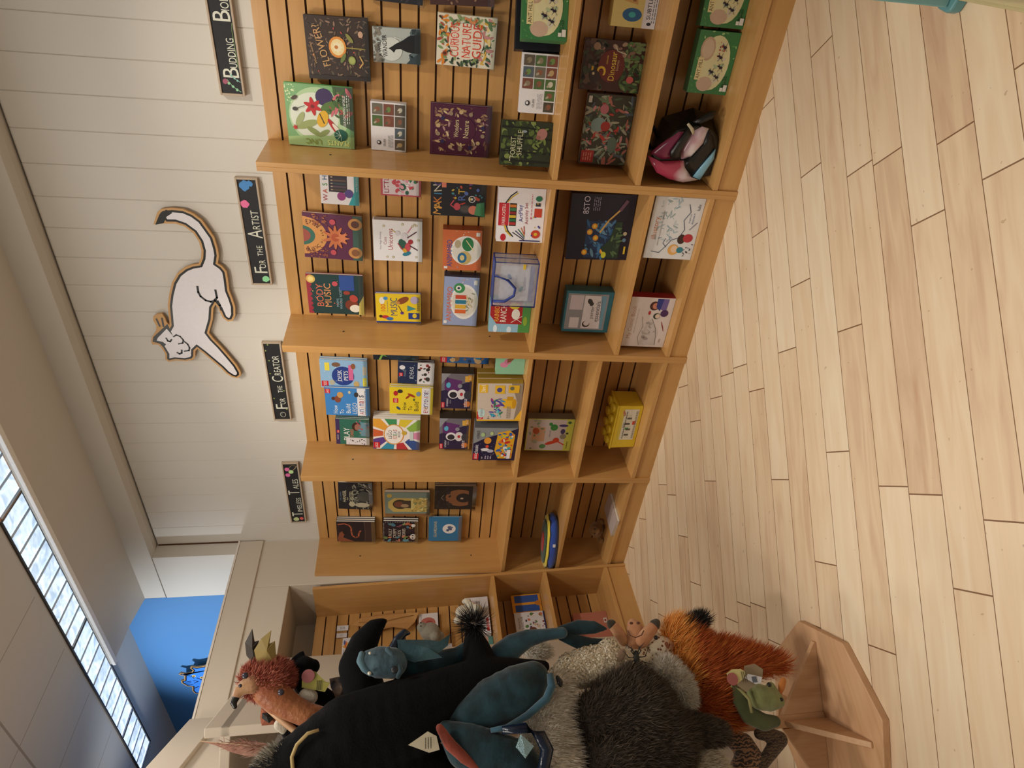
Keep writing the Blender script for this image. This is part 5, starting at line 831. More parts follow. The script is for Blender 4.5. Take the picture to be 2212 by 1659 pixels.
BAGF={'pink':([(-.044,.311),(.064,.2),(.069,.158),(-.037,.213),(-.065,.201),(-.072,.253)],-.09),
'band':([(-.047,.327),(-.072,.258),(-.062,.152),(-.093,.138),(-.134,.097),(-.145,.06),(-.160,.13),(-.148,.2),(-.121,.266)],-.105),
'strap':([(.079,.174),(.065,.149),(-.027,.183),(-.055,.172),(-.052,.219),(-.024,.226)],-.117),
'satin':([(.06,.143),(.084,.101),(.078,.07),(.019,.072),(-.054,.122),(-.059,.16),(-.032,.175)],-.097),
'tri':([(.074,.07),(.045,.041),(-.004,.016),(-.132,.088),(-.095,.138),(-.061,.164),(-.053,.125),(.019,.074)],-.103),
'blue':([(-.131,.09),(-.003,.018),(-.047,.012),(-.144,.053)],-.107),
'tag':([(.095,.186),(.104,.179),(.08,.149),(.062,.141),(.055,.149),(.078,.167)],-.123),
'arm':([(.097,.143),(.115,.121),(.145,.067),(.147,.048),(.12,.047),(.096,.096),(.085,.127)],-.075)}
def facet(nm,key,mat,th=.010,puff=.012):
    P_,y=BAGF[key]; n=len(P_); cx=sum(q[0] for q in P_)/n; cz=sum(q[1] for q in P_)/n
    def f(bm):
        A=[bm.verts.new((x,y,z)) for x,z in P_]; B=[bm.verts.new((x,y+th,z)) for x,z in P_]; I=[bm.verts.new((cx+(x-cx)*.6,y-puff,cz+(z-cz)*.6)) for x,z in P_]
        for k in range(n):
            m=(k+1)%n; bm.faces.new((A[k],A[m],B[m],B[k])); bm.faces.new((A[k],A[m],I[m],I[k]))
        bm.faces.new(I); bm.faces.new(B)
    o=mesh(nm,f,mat,t,smooth=True); return o
def hull(bm):
    v=[bm.verts.new(p) for p in [(x,-.093,z) for x,z in ((-.050,.305),(.062,.21),(.085,.12),(.07,.05),(.0,.004),(-.13,.004),(-.155,.10),(-.13,.24))]+[(x,.05,z) for x,z in ((-.03,.26),(.08,.24),(.13,.10),(.10,.004),(-.12,.004),(-.13,.15))]+[(-.10,-.085,.0),(.03,-.08,.0)]]
    bmesh.ops.convex_hull(bm,input=v)
mesh('black_lining',hull,BAGK,t,bevel=.008)
BPK=sat('satin_pink','#a06a78','#8a4058','#7a2c48'); 
facet('pink_flap','pink',BPK); facet('printed_band','band',BAGP); facet('satin_panel','satin',BAGP); facet('black_panel','tri',BAGK,puff=.004); facet('blue_base','blue',paint('#7fb0c8',.25,'blue_satin'),puff=.003); facet('handle','strap',BAGK,puff=.006); facet('paper_tag','tag',paint('#b8ac90',.6,'tag_paper'),th=.001,puff=.001); facet('rear_handle','arm',BAGK,puff=.02)
mesh('handle_loop',lambda bm:tube(bm,[(-.04,-.03,.29),(.01,-.05,.325),(.05,-.05,.322),(.055,-.04,.30),(.01,-.03,.265)],.009,8),BAGK,t)
# yellow tub shaped like a brick, studs on top
YB=paint('#d9b92e',.35,'yellow_plastic',coat=.2)
t=empty('brick_storage_tub',(-1.49,-.32,ZC+.001),(0,0,math.radians(2)),'yellow storage tub shaped like a giant building brick with round studs','storage tub')
def tub(bm):
    g=[(-.16,0),(.16,0),(.16,.125),(-.16,.125)]
    prism(bm,[(-.155,.0),(.155,.0),(.16,.15),(-.16,.15)],1,0,.155)
mesh('tub_body',tub,YB,t,bevel=.004)
mesh('tub_lid',lambda bm:box(bm,(-.163,-.003,.1503),(.163,.158,.160)),YB,t,bevel=.002)
for i in range(4):
    for j in range(2): mesh('stud',lambda bm:tube(bm,[(-.12+.08*i,.04+.078*j,.1602),(-.12+.08*i,.04+.078*j,.178)],.026,20),YB,t,bevel=.002)
a=Art(.23,.105,0); a.rect(0,0,1,1,'#d9d2c0'); a.rect(.0,.84,1,1,'#d0ba4a'); a.rect(.05,.3,.11,.55,'#2b5fa8'); a.rect(.34,.42,.44,.62,'#3f8f4a'); a.rect(.5,.06,.62,.26,'#c9442f'); a.ell(.85,.82,.07,.08,'#b58a6a')
for i in range(9): a.rect(.05+.09*i,.30+.05*(i%3),.11+.09*i,.36+.05*(i%3)+.2,'#5a5548' if i%2 else '#cfc8b4')
a.lines(.05,.95,.66,.04,.09,1,'#3a3a34'); a.lines(.05,.95,.12,.03,.06,2,'#8a8470'); legos(a,.88,.86,.5); a.text('LEGO',.5,.74,.10,'#3a3a34'); o=a.done('printed_label',t); o.location=(.02,-.0005,.022)
# pillow lying on the shelf
t=empty('wavy_pillow',(-2.57,-.27,ZB+.03),(0,0,math.radians(14)),'blue plush pillow with a wavy yellow edge and red patch, corner bay middle shelf','pillow')
PB=paint('#1b3f96',.8,'plush_blue',bump=.5,scale=150,sheen=.4); PY=paint('#e0cb3c',.8,'plush_yellow',bump=.5,scale=150,sheen=.4); PR=paint('#b0281f',.8,'plush_red',bump=.5,scale=150,sheen=.4); PG=paint('#2b4a34',.8,'plush_green',bump=.5,scale=150,sheen=.4)
def lay(sx,sy2,z,th,wave=0,n=40):
    def f(bm):
        for lv in range(1):
            ring=[]
            for k in range(n):
                t_=2*PI*k/n; q=1+wave*math.sin(t_*10); ring.append((sx*q*math.copysign(abs(math.cos(t_))**.8,math.cos(t_)),sy2*q*math.copysign(abs(math.sin(t_))**.8,math.sin(t_))))
            rr=[[bm.verts.new((x*s,y*s,z+dz)) for x,y in ring] for s,dz in ((.86,0),(1,th*.35),(1,th*.65),(.88,th),(.4,th*1.25))]
            for a_,b_ in zip(rr,rr[1:]):
                for k in range(n): bm.faces.new((a_[k],a_[(k+1)%n],b_[(k+1)%n],b_[k])).smooth=True
            bm.faces.new(rr[0][::-1]); bm.faces.new(rr[-1])
    return f
mesh('base_cushion',lay(.215,.105,-.028,.055),PB,t); mesh('yellow_wave',lay(.205,.095,.028,.016,.05),PY,t); mesh('green_top',lay(.17,.075,.045,.011),PG,t); mesh('red_patch',lay(.08,.04,.056,.008),PR,t)
mesh('price_tag',lambda bm:box(bm,(.03,-.1145,-.005),(.05,-.1065,.012)),paint('#e4e2e0',.5,'white_card'),t)
t=empty('picture_book',(-2.30,-.285,ZC+.0005),(0,0,math.radians(-8)),'pale paperback lying flat on the bottom shelf of the corner bay','book')
mesh('pages',lambda bm:box(bm,(-.088,-.112,.002),(.09,.108,.0155)),PAGE,t); mesh('cover',lambda bm:(box(bm,(-.09,-.115,0),(.092,.11,.0018)),box(bm,(-.09,-.115,.0157),(.092,.11,.0175))),paint('#b9a8a2',.4,'printed_card'),t)
t=empty('plush_toy',(-2.55,-.20,ZC+.0005),None,'small brown plush animal curled on the bottom shelf of the corner bay','plush toy')
BRP=paint('#8a6434',.9,'brown_plush',bump=.8,scale=120,sheen=.3)
o=mesh('plush_body',lambda bm:(sphere(bm,(0,0,.05),.055,1.2,.9,.9),sphere(bm,(.05,-.05,.085),.035),sphere(bm,(.075,-.075,.075),.02),sphere(bm,(-.06,-.05,.02),.022),sphere(bm,(.05,.02,.02),.022)),BRP,t); remesh(o,.006)
mesh('eye',lambda bm:(sphere(bm,(.06,-.088,.095),.005,seg=8),sphere(bm,(.085,-.07,.095),.005,seg=8)),DK,t)
# ---------------- niche unit goods (face +x)
def Q(kind,x,y,z,w,h,d,what,art,spine,rz=0,cat=None,name=None):
    t=prod(kind,(0,0,0),w,h,d,0,0,what,art,spine,cat=cat,name=name)
    t.location=(x,y,z); t.rotation_euler=(Matrix.Rotation(PI/2+rz,3,'Z')@Matrix.Rotation(LEAN,3,'X')).to_euler(); return t
def c_card(a): a.rect(0,0,1,1,'#d8d6da'); a.poly([(.70,1),(.86,.62),(.78,.45),(.60,.60)],'#dba04a'); a.poly([(.62,.7),(.8,.9),(.9,.7)],'#c9603a'); a.ell(.85,.85,.08,.07,'#4a5a9a'); a.line([(.45,.5),(.3,.62),(.28,.8),(.45,.9),(.62,.85)],.012,'#3a3a44'); a.ell(.1,.93,.02,.02,'#2a2a30'); a.text('bird puppets',.3,.08,.05,'#55555c')
def c_circle(a): a.rect(0,0,1,1,'#dad4d4'); a.ell(.42,.52,.34,.40,'#b5685c'); a.ell(.40,.45,.16,.2,'#9a3f3a'); a.lines(.6,.95,.9,.02,.05,2,'#8a8488')
def c_gund(a): a.rect(0,0,1,1,'#dcdade'); a.rect(.06,.05,.4,.16,'#c22a2c'); a.text('GUND',.23,.105,.07,'#f0eeee',0,.3); a.ell(.8,.86,.14,.09,'#8a5a52'); a.lines(.6,.9,.5,.02,.05,4,'#55555c'); a.lines(.1,.4,.3,.02,.05,2,'#8a8a90')
def c_bench(a): a.rect(0,0,1,1,'#d48f2f'); a.rect(.06,.08,.42,.9,'#31549a'); a.rect(.55,.08,.94,.9,'#31549a'); a.rect(.42,.0,.55,1,'#d8962f'); a.ell(.48,.1,.14,.12,'#c47a2a')
def c_kit(a): a.rect(0,0,1,1,'#dcd9dc'); a.text('How to Be',.5,.88,.07,'#2a2a30',0,.5); a.text('A DOCTOR',.5,.77,.08,'#2a2a30',0,.6); a.scat(36,.08,.05,.95,.65,['#3a5a8f','#7a2f34','#c9b8a0','#5a7f4a','#2a2a34','#c97a5a','#e8e4e0'],.03,.07,'mix',4); a.ell(.18,.45,.1,.12,'#6a3f30'); a.rect(0,0,1,.04,'#2a2f5c')
def c_pnk(a): a.rect(0,0,1,1,'#b8735f'); a.rect(.62,.03,.78,.13,'#d8cfc8'); a.ell(.70,.08,.04,.03,'#8a3a30')
def c_grey(a): a.rect(0,0,1,1,'#d0ccd0'); a.ell(.4,.6,.14,.2,'#9a9aa4'); a.lines(.2,.8,.3,.03,.07,3,'#a8a4aa')
Q('box',-3.027,-.735,1.84,.21,.088,.012,'white bird puppet card with orange beak shape in the niche',c_card,'#cfcdd2',cat='card',name='hang_card')
Q('box',-3.025,-.925,1.85,.13,.13,.012,'small white printed card partly behind the puppets in the niche',c_grey,'#cfcdd2',cat='card',name='hang_card')
Q('box',-2.993,-.568,1.30,.13,.13,.02,'white pack with a big dull red circle in the niche',c_circle,'#cfcaca')
Q('box',-2.90,-.60,.958,.28,.16,.05,'white toy pack with red logo under the white teddy',c_gund,'#cfcdd2')
Q('box',-2.992,-.79,1.215,.10,.055,.01,'tiny white price card pinned in the niche behind the dragon',c_grey,'#cfcdd2',cat='card',name='hang_card')
Q('box',-2.94,-.80,.947,.12,.10,.05,'peach coloured little box on the niche shelf beside the tuft',lambda a:(a.rect(0,0,1,1,'#c9a08c'),a.ell(.5,.6,.2,.1,'#e0d8d0'),a.rect(0,0,1,.3,'#5a8f88')),'#b5907c')
Q('box',-2.90,-.53,.588,.145,.205,.03,'orange workbench toy box with two blue panels',c_bench,'#b5762a')
Q('box',-2.875,-.695,.588,.16,.205,.03,'white doctor kit box with people on it, in the niche',c_kit,'#c9c6ca')
Q('box',-2.875,-.76,.157,.23,.235,.05,'dusty pink box on the bottom niche shelf',c_pnk,'#a8654f')
for z,y,wd,wh in ((1.905,-.545,.038,'upper'),(1.90,-.60,.032,'lower')):
    pass
t=empty('price_tag',(-3.05,-.544,1.90),(0,0,PI/2),'upper white price tag clipped to the niche slatwall','price tag'); mesh('tag_card',lambda bm:box(bm,(-.019,-.004,0),(.019,-.001,.075)),paint('#dcdade',.5,'white_card'),t); a=Art(.03,.07,-.004); a.lines(.2,.8,.7,.04,.12,4,'#6a6a70'); a.done('barcode',t)
t=empty('price_tag',(-3.05,-.598,1.905),(0,0,PI/2),'lower white price tag clipped to the niche slatwall','price tag'); mesh('tag_card',lambda bm:box(bm,(-.016,-.004,0),(.016,-.001,.068)),paint('#d4d0d4',.5,'white_card'),t); a=Art(.026,.06,-.004); a.lines(.2,.8,.7,.04,.12,3,'#8a8a90'); a.done('barcode',t)
# draped tan cloth
CL=[(-3.005,-.556,1.875),(-3.002,-.513,1.817),(-2.990,-.485,1.66),(-2.987,-.501,1.51),(-2.983,-.509,1.429),(-2.984,-.565,1.455),(-2.986,-.621,1.503),(-2.995,-.60,1.60),(-2.995,-.598,1.668),(-3.0,-.63,1.75),(-3.0,-.58,1.80)]
t=empty('felt_wing',(-2.99,-.55,1.43),None,'tan felt puppet wing pinned flat on the niche slatwall','puppet')
def cloth(bm):
    n=len(CL); A=[bm.verts.new((x+2.99+.012*math.sin(i*2.1),y+.55,z-1.43)) for i,(x,y,z) in enumerate(CL)]; B=[bm.verts.new(v.co+Vector((.004,0,0))) for v in A]
    for i in range(n): bm.faces.new((A[i],A[(i+1)%n],B[(i+1)%n],B[i]))
    bm.faces.new(A); bm.faces.new(B[::-1])
mesh('felt_panel',cloth,paint('#b98a52',.85,'tan_felt',bump=.4,scale=150),t)
mesh('seam_ridge',lambda bm:tube(bm,[(.006,0,.40),(.012,-.01,.25),(.010,.02,.1),(.008,.03,.02)],.003,6),paint('#a3743f',.85,'tan_felt'),t)
t=empty('plush_toy',(-2.87,-.60,1.08),None,'white teddy plush slumped over the toy pack in the niche','plush toy')
WP=paint('#e2dccb',.9,'white_plush',bump=.9,scale=120,sheen=.3)
o=mesh('plush_body',lambda bm:(sphere(bm,(0,.0,.06),.05,.8,1.1,1),sphere(bm,(.02,-.05,.03),.04),sphere(bm,(.02,.075,.03),.02,1,1,1.6),sphere(bm,(.03,.0,-.03),.04),sphere(bm,(0,.05,.0),.03),sphere(bm,(.01,-.06,.1),.025)),WP,t); remesh(o,.005)
mesh('eye',lambda bm:(sphere(bm,(.058,-.06,.045),.004,seg=8),sphere(bm,(.058,-.035,.045),.004,seg=8)),DK,t)
t=empty('plush_toy',(-2.905,-.70,1.36),None,'grey plush owl on the niche slatwall above the dragon','plush toy')
GP_=paint('#8f8a7c',.9,'grey_plush',bump=.9,scale=120,sheen=.3)
o=mesh('plush_body',lambda bm:(sphere(bm,(0,0,0),.06,.9,1.0,1.1),sphere(bm,(.02,.02,.05),.035),sphere(bm,(.02,-.05,-.03),.03),sphere(bm,(-.03,-.02,-.06),.035)),GP_,t); remesh(o,.005)
mesh('eye',lambda bm:(sphere(bm,(.053,.01,.06),.005,seg=8),sphere(bm,(.053,.035,.06),.005,seg=8)),DK,t)
# ------------------------------------------------------------------ puppet stand; T is measured in the stand's own frame (x right, y away, z up, radius)
def plush_mat(name,c1,c2=None,rough=.9,bump=.7,scale=70,sheen=.25,strk=None):
    m,nt,b=nodes(name); L=nt.links; tc=N(nt,'ShaderNodeTexCoord'); nz=N(nt,'ShaderNodeTexNoise',i_Scale=float(scale),i_Detail=4.0); L.new(tc.outputs['Object'],nz.inputs['Vector'])
    n2=N(nt,'ShaderNodeTexNoise',i_Scale=scale/6,i_Detail=2.0); L.new(tc.outputs['Object'],n2.inputs['Vector'])
    cr=N(nt,'ShaderNodeValToRGB'); cr.color_ramp.elements[0].position=.35; cr.color_ramp.elements[1].position=.65; cr.color_ramp.elements[0].color=lin(c1); cr.color_ramp.elements[1].color=lin(c2 or c1); L.new(n2.outputs['Fac'],cr.inputs[0]); L.new(cr.outputs[0],b.inputs['Base Color'])
    b.inputs['Roughness'].default_value=rough; b.inputs['Sheen Weight'].default_value=sheen; b.inputs['Sheen Roughness'].default_value=.5; b.inputs['Specular IOR Level'].default_value=.25
    bp=N(nt,'ShaderNodeBump',i_Strength=bump,i_Distance=.004); L.new(nz.outputs['Fac'],bp.inputs['Height']); L.new(bp.outputs[0],b.inputs['Normal']); return m
BASE=Vector((POST[0],POST[1],0)); RZ=ANG
def puppet(name,label,cat='puppet'):
    return empty(name,BASE,(0,0,RZ),label,cat,None)
def interp(ch,step=.35):
    out=[]
    for a,b in zip(ch,ch[1:]):
        d=(Vector(b[:3])-Vector(a[:3])).length; n=max(1,int(d/(step*min(a[3],b[3])+1e-4))); n=min(n,14)
        for k in range(n):
            t=k/n; out.append(tuple(a[i]*(1-t)+b[i]*t for i in range(4)))
    out.append(tuple(ch[-1])); return out
def body(pname,keys,mat,parent,flat=1.0,vox=.0055,sm=3,extra=None):
    bm=bmesh.new()
    for kx in keys:
        for x,y,z,r in interp(T[kx] if isinstance(kx,str) else kx): sphere(bm,(x,y,z),r,1,flat,1,seg=16)
    if extra: extra(bm)
    o=link(pname,bm,mat,parent); remesh(o,vox,sm); return o
def surf_pts(chs,n,seed,flat=1.0):
    rd=random.Random(seed); S_=[s for c in chs for s in interp(T[c] if isinstance(c,str) else c,.5)]; wts=[s[3]**2 for s in S_]; out=[]
    tries=0
    while len(out)<n and tries<n*8:
        tries+=1; s=rd.choices(S_,wts)[0]; u=Vector((rd.gauss(0,1),rd.gauss(0,1),rd.gauss(0,1))).normalized()
        if u.y>.45: continue
        p=Vector(s[:3])+Vector((u.x,u.y*flat,u.z))*s[3]*.97
        if any((Vector(((p.x-q[0]),(p.y-q[1])/flat,p.z-q[2]))).length<q[3]*.93 for q in S_ if q is not s): continue
        out.append((p,u,rd))
    return out
def fur(pname,chs,n,ln,mats,parent,comb=(0,0,-.5),wd=.0016,curl=0,seed=1,flat=1.0,pick=None,jit=.35):
    bm=bmesh.new()
    for p,u,rd in surf_pts(chs,n,seed,flat):
        c=Vector(comb); d=(u+c+Vector((rd.gauss(0,jit),rd.gauss(0,jit),rd.gauss(0,jit)))).normalized(); L_=ln*rd.uniform(.6,1.25)
        side=d.cross(Vector((rd.gauss(0,1),rd.gauss(0,1),rd.gauss(0,1)))).normalized()*wd*rd.uniform(.7,1.4); mi=pick(p,rd) if pick else rd.randrange(len(mats))
        if curl:
            ax=side.normalized(); v=[p]; e=d
            for k in range(5): e=Matrix.Rotation(curl,3,ax)@e; v.append(v[-1]+e*L_/5)
            nrm=u.cross(ax).normalized()*wd if False else ax*wd
            A=[bm.verts.new(q-nrm) for q in v]; B=[bm.verts.new(q+nrm) for q in v]
            for k in range(5): bm.faces.new((A[k],A[k+1],B[k+1],B[k])).material_index=mi
        else:
            m_=p+d*L_*.55+Vector((0,0,-.04*L_)); t=p+(d+c*.4).normalized()*L_
            a,b=bm.verts.new(p-side),bm.verts.new(p+side); e,f=bm.verts.new(m_-side*.7),bm.verts.new(m_+side*.7); g=bm.verts.new(t)
            bm.faces.new((a,b,f,e)).material_index=mi; bm.faces.new((e,f,g)).material_index=mi
    return link(pname,bm,mats,parent)
def sheet(pname,key,mat,parent,th=.004,bend=.0,smooth=True):
    pts=T[key] if isinstance(key,str) else key; n=len(pts); cx=sum(p[0] for p in pts)/n; cz=sum(p[2] for p in pts)/n
    def f(bm):
        c0=bm.verts.new((cx,pts[0][1]-bend-th/2,cz)); c1=bm.verts.new((cx,pts[0][1]-bend+th/2,cz))
        A=[bm.verts.new((x,y-th/2,z)) for x,y,z in pts]; B=[bm.verts.new((x,y+th/2,z)) for x,y,z in pts]
        for i in range(n):
            j=(i+1)%n; bm.faces.new((A[i],A[j],c0)); bm.faces.new((B[j],B[i],c1)); bm.faces.new((A[j],A[i],B[i],B[j]))
    return mesh(pname,f,mat,parent)
# stand
t=empty('puppet_stand',(POST[0],POST[1],0),(0,0,RZ),'wooden puppet display stand with an octagonal foot, post, gussets and dowel pegs','display stand')
c0=(-.03,.02)
mesh('base_board',lambda bm:prism(bm,[(c0[0]+.33*math.cos(math.radians(-3+45*k)),c0[1]+.33*math.sin(math.radians(-3+45*k))) for k in range(8)],2,.0,.026),wood('stand_base','#b98a62','#cfa67e',0,.5,1.5,.05),t,bevel=.003)
mesh('post',lambda bm:box(bm,(c0[0]-.02,c0[1]-.02,.0262),(c0[0]+.02,c0[1]+.02,1.90)),PINE,t,bevel=.002)
for k in range(4):
    an=math.radians(-19+90*k)
    def gus(bm): prism(bm,[(.0205,.0265),(.262,.0265),(.262,.034),(.0205,.185)],1,-.0095,.0095)
    mesh('gusset',gus,PINE,t,bevel=.0015,loc=(c0[0],c0[1],0),rot=(0,0,an))
for k in ('arm1','arm2','arm3'):
    q=T[k]; q=[tuple(p) for p in q]
    if k=='arm3': q=[q[0],q[1]]
    mesh('dowel_peg',lambda bm:tube(bm,q+([(c0[0],c0[1],q[-1][2]-.10)] if k!='arm2' else []),.0105,10),PINE,t)
# whale
BLK=plush_mat('black_plush','#050507','#09090d',1.0,.5,150,.0); 
t=puppet('whale_puppet','big black plush whale puppet with a curved fin, cream mouth seam and tufted tail')
body('whale_body',['whale_body','whale_fin','whale_cone','whale_belly'],BLK,t,.85,.008)
mesh('mouth_seam',lambda bm:tube(bm,[(x,y,z) for x,y,z,r in T['whale_mouth']],[r*.8 for *_,r in T['whale_mouth']],8),paint('#b7a06c',.8,'cream_piping'),t)
fur('tail_tuft',['whale_tuft'],520,.065,[paint('#16151a',.7,'black_bristle'),paint('#5a544e',.7,'grey_bristle')],t,(0.15,-.2,.15),.0011,jit=.25,seed=3,pick=lambda p,rd:0 if rd.random()<.85 else 1)
sheet('sewn_label','whale_tag',paint('#c9c0a8',.6,'cream_label'),t,.002)
tg=T['whale_tag']; a=Art(.035,.03,0); a.lines(.1,.9,.7,.10,.25,3,'#3a3630'); o=a.done('label_print',t); o.location=(sum(q[0] for q in tg)/5,tg[1][1]-.0062,sum(q[2] for q in tg)/5-.015); 
# sea serpent
TL=plush_mat('teal_plush','#11282f','#1b3d48',.8,.35,120,.3); TL2=plush_mat('teal_plush_light','#33586a','#243f4e',.75,.35,120,.35); NV=paint('#0f1c30',.25,'navy_satin',bump=.4,scale=60)
t=puppet('sea_serpent_puppet','dark teal plush sea creature puppet with arched neck and forked tail fin')
body('serpent_body',['ser_body'],TL,t,.8,.007); body('lower_lobe',['ser_lobe'],TL,t,.7,.007); body('neck',['ser_neck'],TL2,t,.9,.005); body('tail_fluke',['ser_fluke1'],TL,t,.5,.0035,2); body('tail_fluke',['ser_fluke2'],TL,t,.5,.0035,2)
mesh('blue_edge',lambda bm:tube(bm,[(x,y,z) for x,y,z,r in T['ser_lip']],[r for *_,r in T['ser_lip']],10),TL2,t)
mesh('satin_ring',lambda bm:tube(bm,[(x,y,z) for x,y,z,r in T['ser_ring']],[r for *_,r in T['ser_ring']],12),NV,t)
sheet('silver_patch','ser_gem',paint('#8fb0ba',.25,'silver_sequin',metal=.6,bump=.8,scale=400),t,.004,.004)
body('coral_arm',['ser_arm'],plush_mat('coral_plush','#94483a','#7d3a2c'),t,.7,.004)
# dragon
t=puppet('dragon_puppet','grey teal plush dragon puppet with open jaws and a dark horn, hanging behind the whale')
DT_=plush_mat('dragon_teal','#2c414c','#465f6b',.8,.6,80,.3)
body('dragon_head',['drag_head'],DT_,t,.9,.004); body('lower_jaw',['drag_jaw'],plush_mat('jaw_teal','#466472','#587885',.75,.4,90,.35),t,.8,.003,1); body('mouth_lining',['drag_mouth'],paint('#1a1420',.6,'dark_felt'),t,.8,.003,1)
body('brow_ridge',['drag_brow'],DT_,t,.9,.003,1); body('dragon_body',['drag_body'],TL,t,.8,.005); body('horn',['drag_horn'],NV,t,1,.0035,1)
mesh('tooth',lambda bm:[sphere(bm,p[:3],p[3],seg=8) for p in T['drag_teeth']],paint('#ddd8c8',.4,'felt_white'),t)
mesh('eye_socket',lambda bm:[sphere(bm,p[:3],p[3],1,.5,1,seg=10) for p in T['drag_eye']],paint('#16191f',.5,'dark_felt'),t)
sheet('ear_wing','drag_wing',plush_mat('wing_teal','#2c4852','#3f5f66'),t,.006,.015)
# phoenix griffin
SAL=plush_mat('salmon_plush','#a8503f','#c4704f',.7,.5,90,.3); 
t=puppet('griffin_puppet','salmon red plush griffin puppet with horned ears and dark beak')
body('griffin_head',['phx_head'],SAL,t,.9,.005); body('neck',['phx_body'],plush_mat('orange_satin','#84402d','#a5673f',.45,1.0,60,.2),t,.8,.005)
fur('mane',[T['phx_head'][:3]],5200,.024,[paint('#b05c48',.8,'salmon_fur'),paint('#c97e66',.8,'salmon_fur'),paint('#96463a',.8,'salmon_fur')],t,(.35,-.1,-.5),.0010,seed=5,flat=.9)
body('beak',['phx_beak'],plush_mat('beak_tan','#8f5f45','#a8805a',.5,.2),t,.8,.0035,1); body('beak_tip',['phx_tip'],paint('#15130f',.35,'black_felt'),t,.8,.003,1)
mesh('eye',lambda bm:[sphere(bm,p[:3],p[3],1,.6,1,seg=10) for p in T['phx_eye']+T['phx_eye2']+T['phx_eye3']],paint('#3a3540',.15,'glass_eye'),t)
sheet('horned_ear','phx_horn1',paint('#2a2016',.5,'dark_felt_ear'),t,.005,.01); sheet('horned_ear','phx_horn2',paint('#8f7a3f',.5,'gold_felt_ear'),t,.005,.012)
sheet('wing_patch','phx_wing',plush_mat('patterned_wing','#1c1a20','#6f5540',.6,.3,160),t,.006,.012)
# cat
t=puppet('cat_puppet','black and white plush cat puppet tucked behind the griffin')
body('cat_body',['cat_body','cat_head','cat_ear'],BLK,t,.9,.0045); body('muzzle',['cat_muzzle'],WP,t,.9,.004); body('white_paw',['cat_paw'],WP,t,.9,.004)
t=puppet('penguin_puppet','black plush puppet with a white paw and orange ear below the top dowel')
body('penguin_body',['cat2_body'],BLK,t,.9,.005); body('white_paw',['cat2_paw'],WP,t,.9,.004); sheet('pink_ear','orange_ear',plush_mat('rust_felt','#9a5a44','#a8664c'),t,.006,.01); sheet('dark_ear_lining','orange_ear_in',paint('#181411',.6,'dark_felt'),t,.004,.006)
t=puppet('leaf_tag','yellow green and pink leaf shaped tag hanging from the griffin','hang tag')
sheet('tag_card','tag1',paint('#a39a4c',.5,'tag_green'),t,.0015); q=T['tag1']; mesh('pink_half',lambda bm:tube(bm,[(q[6][0]-.005,q[0][1]-.003,q[6][2]-.02),(q[6][0]-.005,q[0][1]-.005,q[6][2]-.02)],.021,14),paint('#9a5a5a',.5,'tag_pink'),t); a=Art(.03,.02,0); a.lines(0,1,.8,.15,.3,3,'#3a3520'); o=a.done('tag_print',t); o.location=(q[0][0]-.045,q[0][1]-.002,q[0][2]-.055)
# lamb
t=puppet('lamb_puppet','cream curly plush lamb puppet between the sea creature and the giraffe')
LM=plush_mat('lamb_cream','#d6c9b0','#e4dac4',.95,1,60,.3); body('lamb_body',['lamb'],LM,t,.9,.006); body('ear',['lamb_ear'],plush_mat('lamb_ear','#8a705c','#a38a74'),t,.7,.004)
fur('curly_fleece',['lamb'],7500,.030,[paint('#ddd0b8',.9,'fleece'),paint('#cbbda2',.9,'fleece'),paint('#ece2ce',.9,'fleece')],t,(0,0,0),.0028,curl=1.15,seed=6,flat=.9)
body('face',['lamb_face'],plush_mat('lamb_face','#8a7460','#a38c76'),t,.8,.004)
# goose / white hound
t=puppet('polar_fox_puppet','long haired off white plush puppet with a black nose beside the grey rabbit')
GW=plush_mat('off_white_plush','#d3cabb','#e2dacb',.95,.6,60,.3); body('hound_body',['goose'],GW,t,.85,.008)
fur('long_fur',['goose'],8000,.034,[paint('#ebe4d6',.9,'offwhite_fur'),paint('#d8cfc0',.9,'offwhite_fur'),paint('#c2b8a8',.9,'offwhite_fur')],t,(-.2,0,-.7),.0009,seed=8,flat=.85)
mesh('nose',lambda bm:[sphere(bm,p[:3],p[3],1,.7,1,seg=12) for p in interp(T['goose_eye'])],paint('#0f0e10',.3,'black_nose'),t)
# grey rabbit
t=puppet('rabbit_puppet','large charcoal grey furry plush rabbit puppet with a side pointing ear')
GY=plush_mat('charcoal_plush','#3a342e','#4a433b',.95,.6,60,.3); body('rabbit_body',['bun'],GY,t,.75,.009); body('ear',['bun_ear'],GY,t,.7,.006)
FG=[paint('#4d4237',.9,'grey_fur'),paint('#372d24',.9,'grey_fur'),paint('#5e5143',.9,'grey_fur')]
fur('fur_coat',['bun'],17000,.034,FG,t,(.05,0,-.55),.0009,seed=9,flat=.75); fur('ear_fur',['bun_ear'],3600,.026,FG,t,(0,0,-.8),.0009,seed=10,flat=.7)
t=puppet('plush_tail','white fluffy plush pompom tail between the giraffe and the orange fox')
body('pompom',['bun_white'],WP,t,.9,.005); fur('fluff',['bun_white'],5200,.026,[paint('#e4ded2',.9,'white_fur'),paint('#cfc7b8',.9,'white_fur')],t,(0,0,-.2),.0009,seed=11)
t=puppet('plush_paws','pale furry plush paws hanging below the grey rabbit')
body('paw',['bun_foot'],GW,t,.9,.006); fur('paw_fur',['bun_foot'],3600,.028,[paint('#d6cdb9',.9,'offwhite_fur'),paint('#bdb39f',.9,'offwhite_fur')],t,(0,0,-.7),.0009,seed=12)
t=puppet('fluff_ball','small white fluffy plush scrap under the arched teal neck')
body('pompom',['fluff'],WP,t,.9,.004); fur('fluff',['fluff'],1500,.022,[paint('#e4ded2',.9,'white_fur')],t,(0,0,-.6),.0008,seed=13)
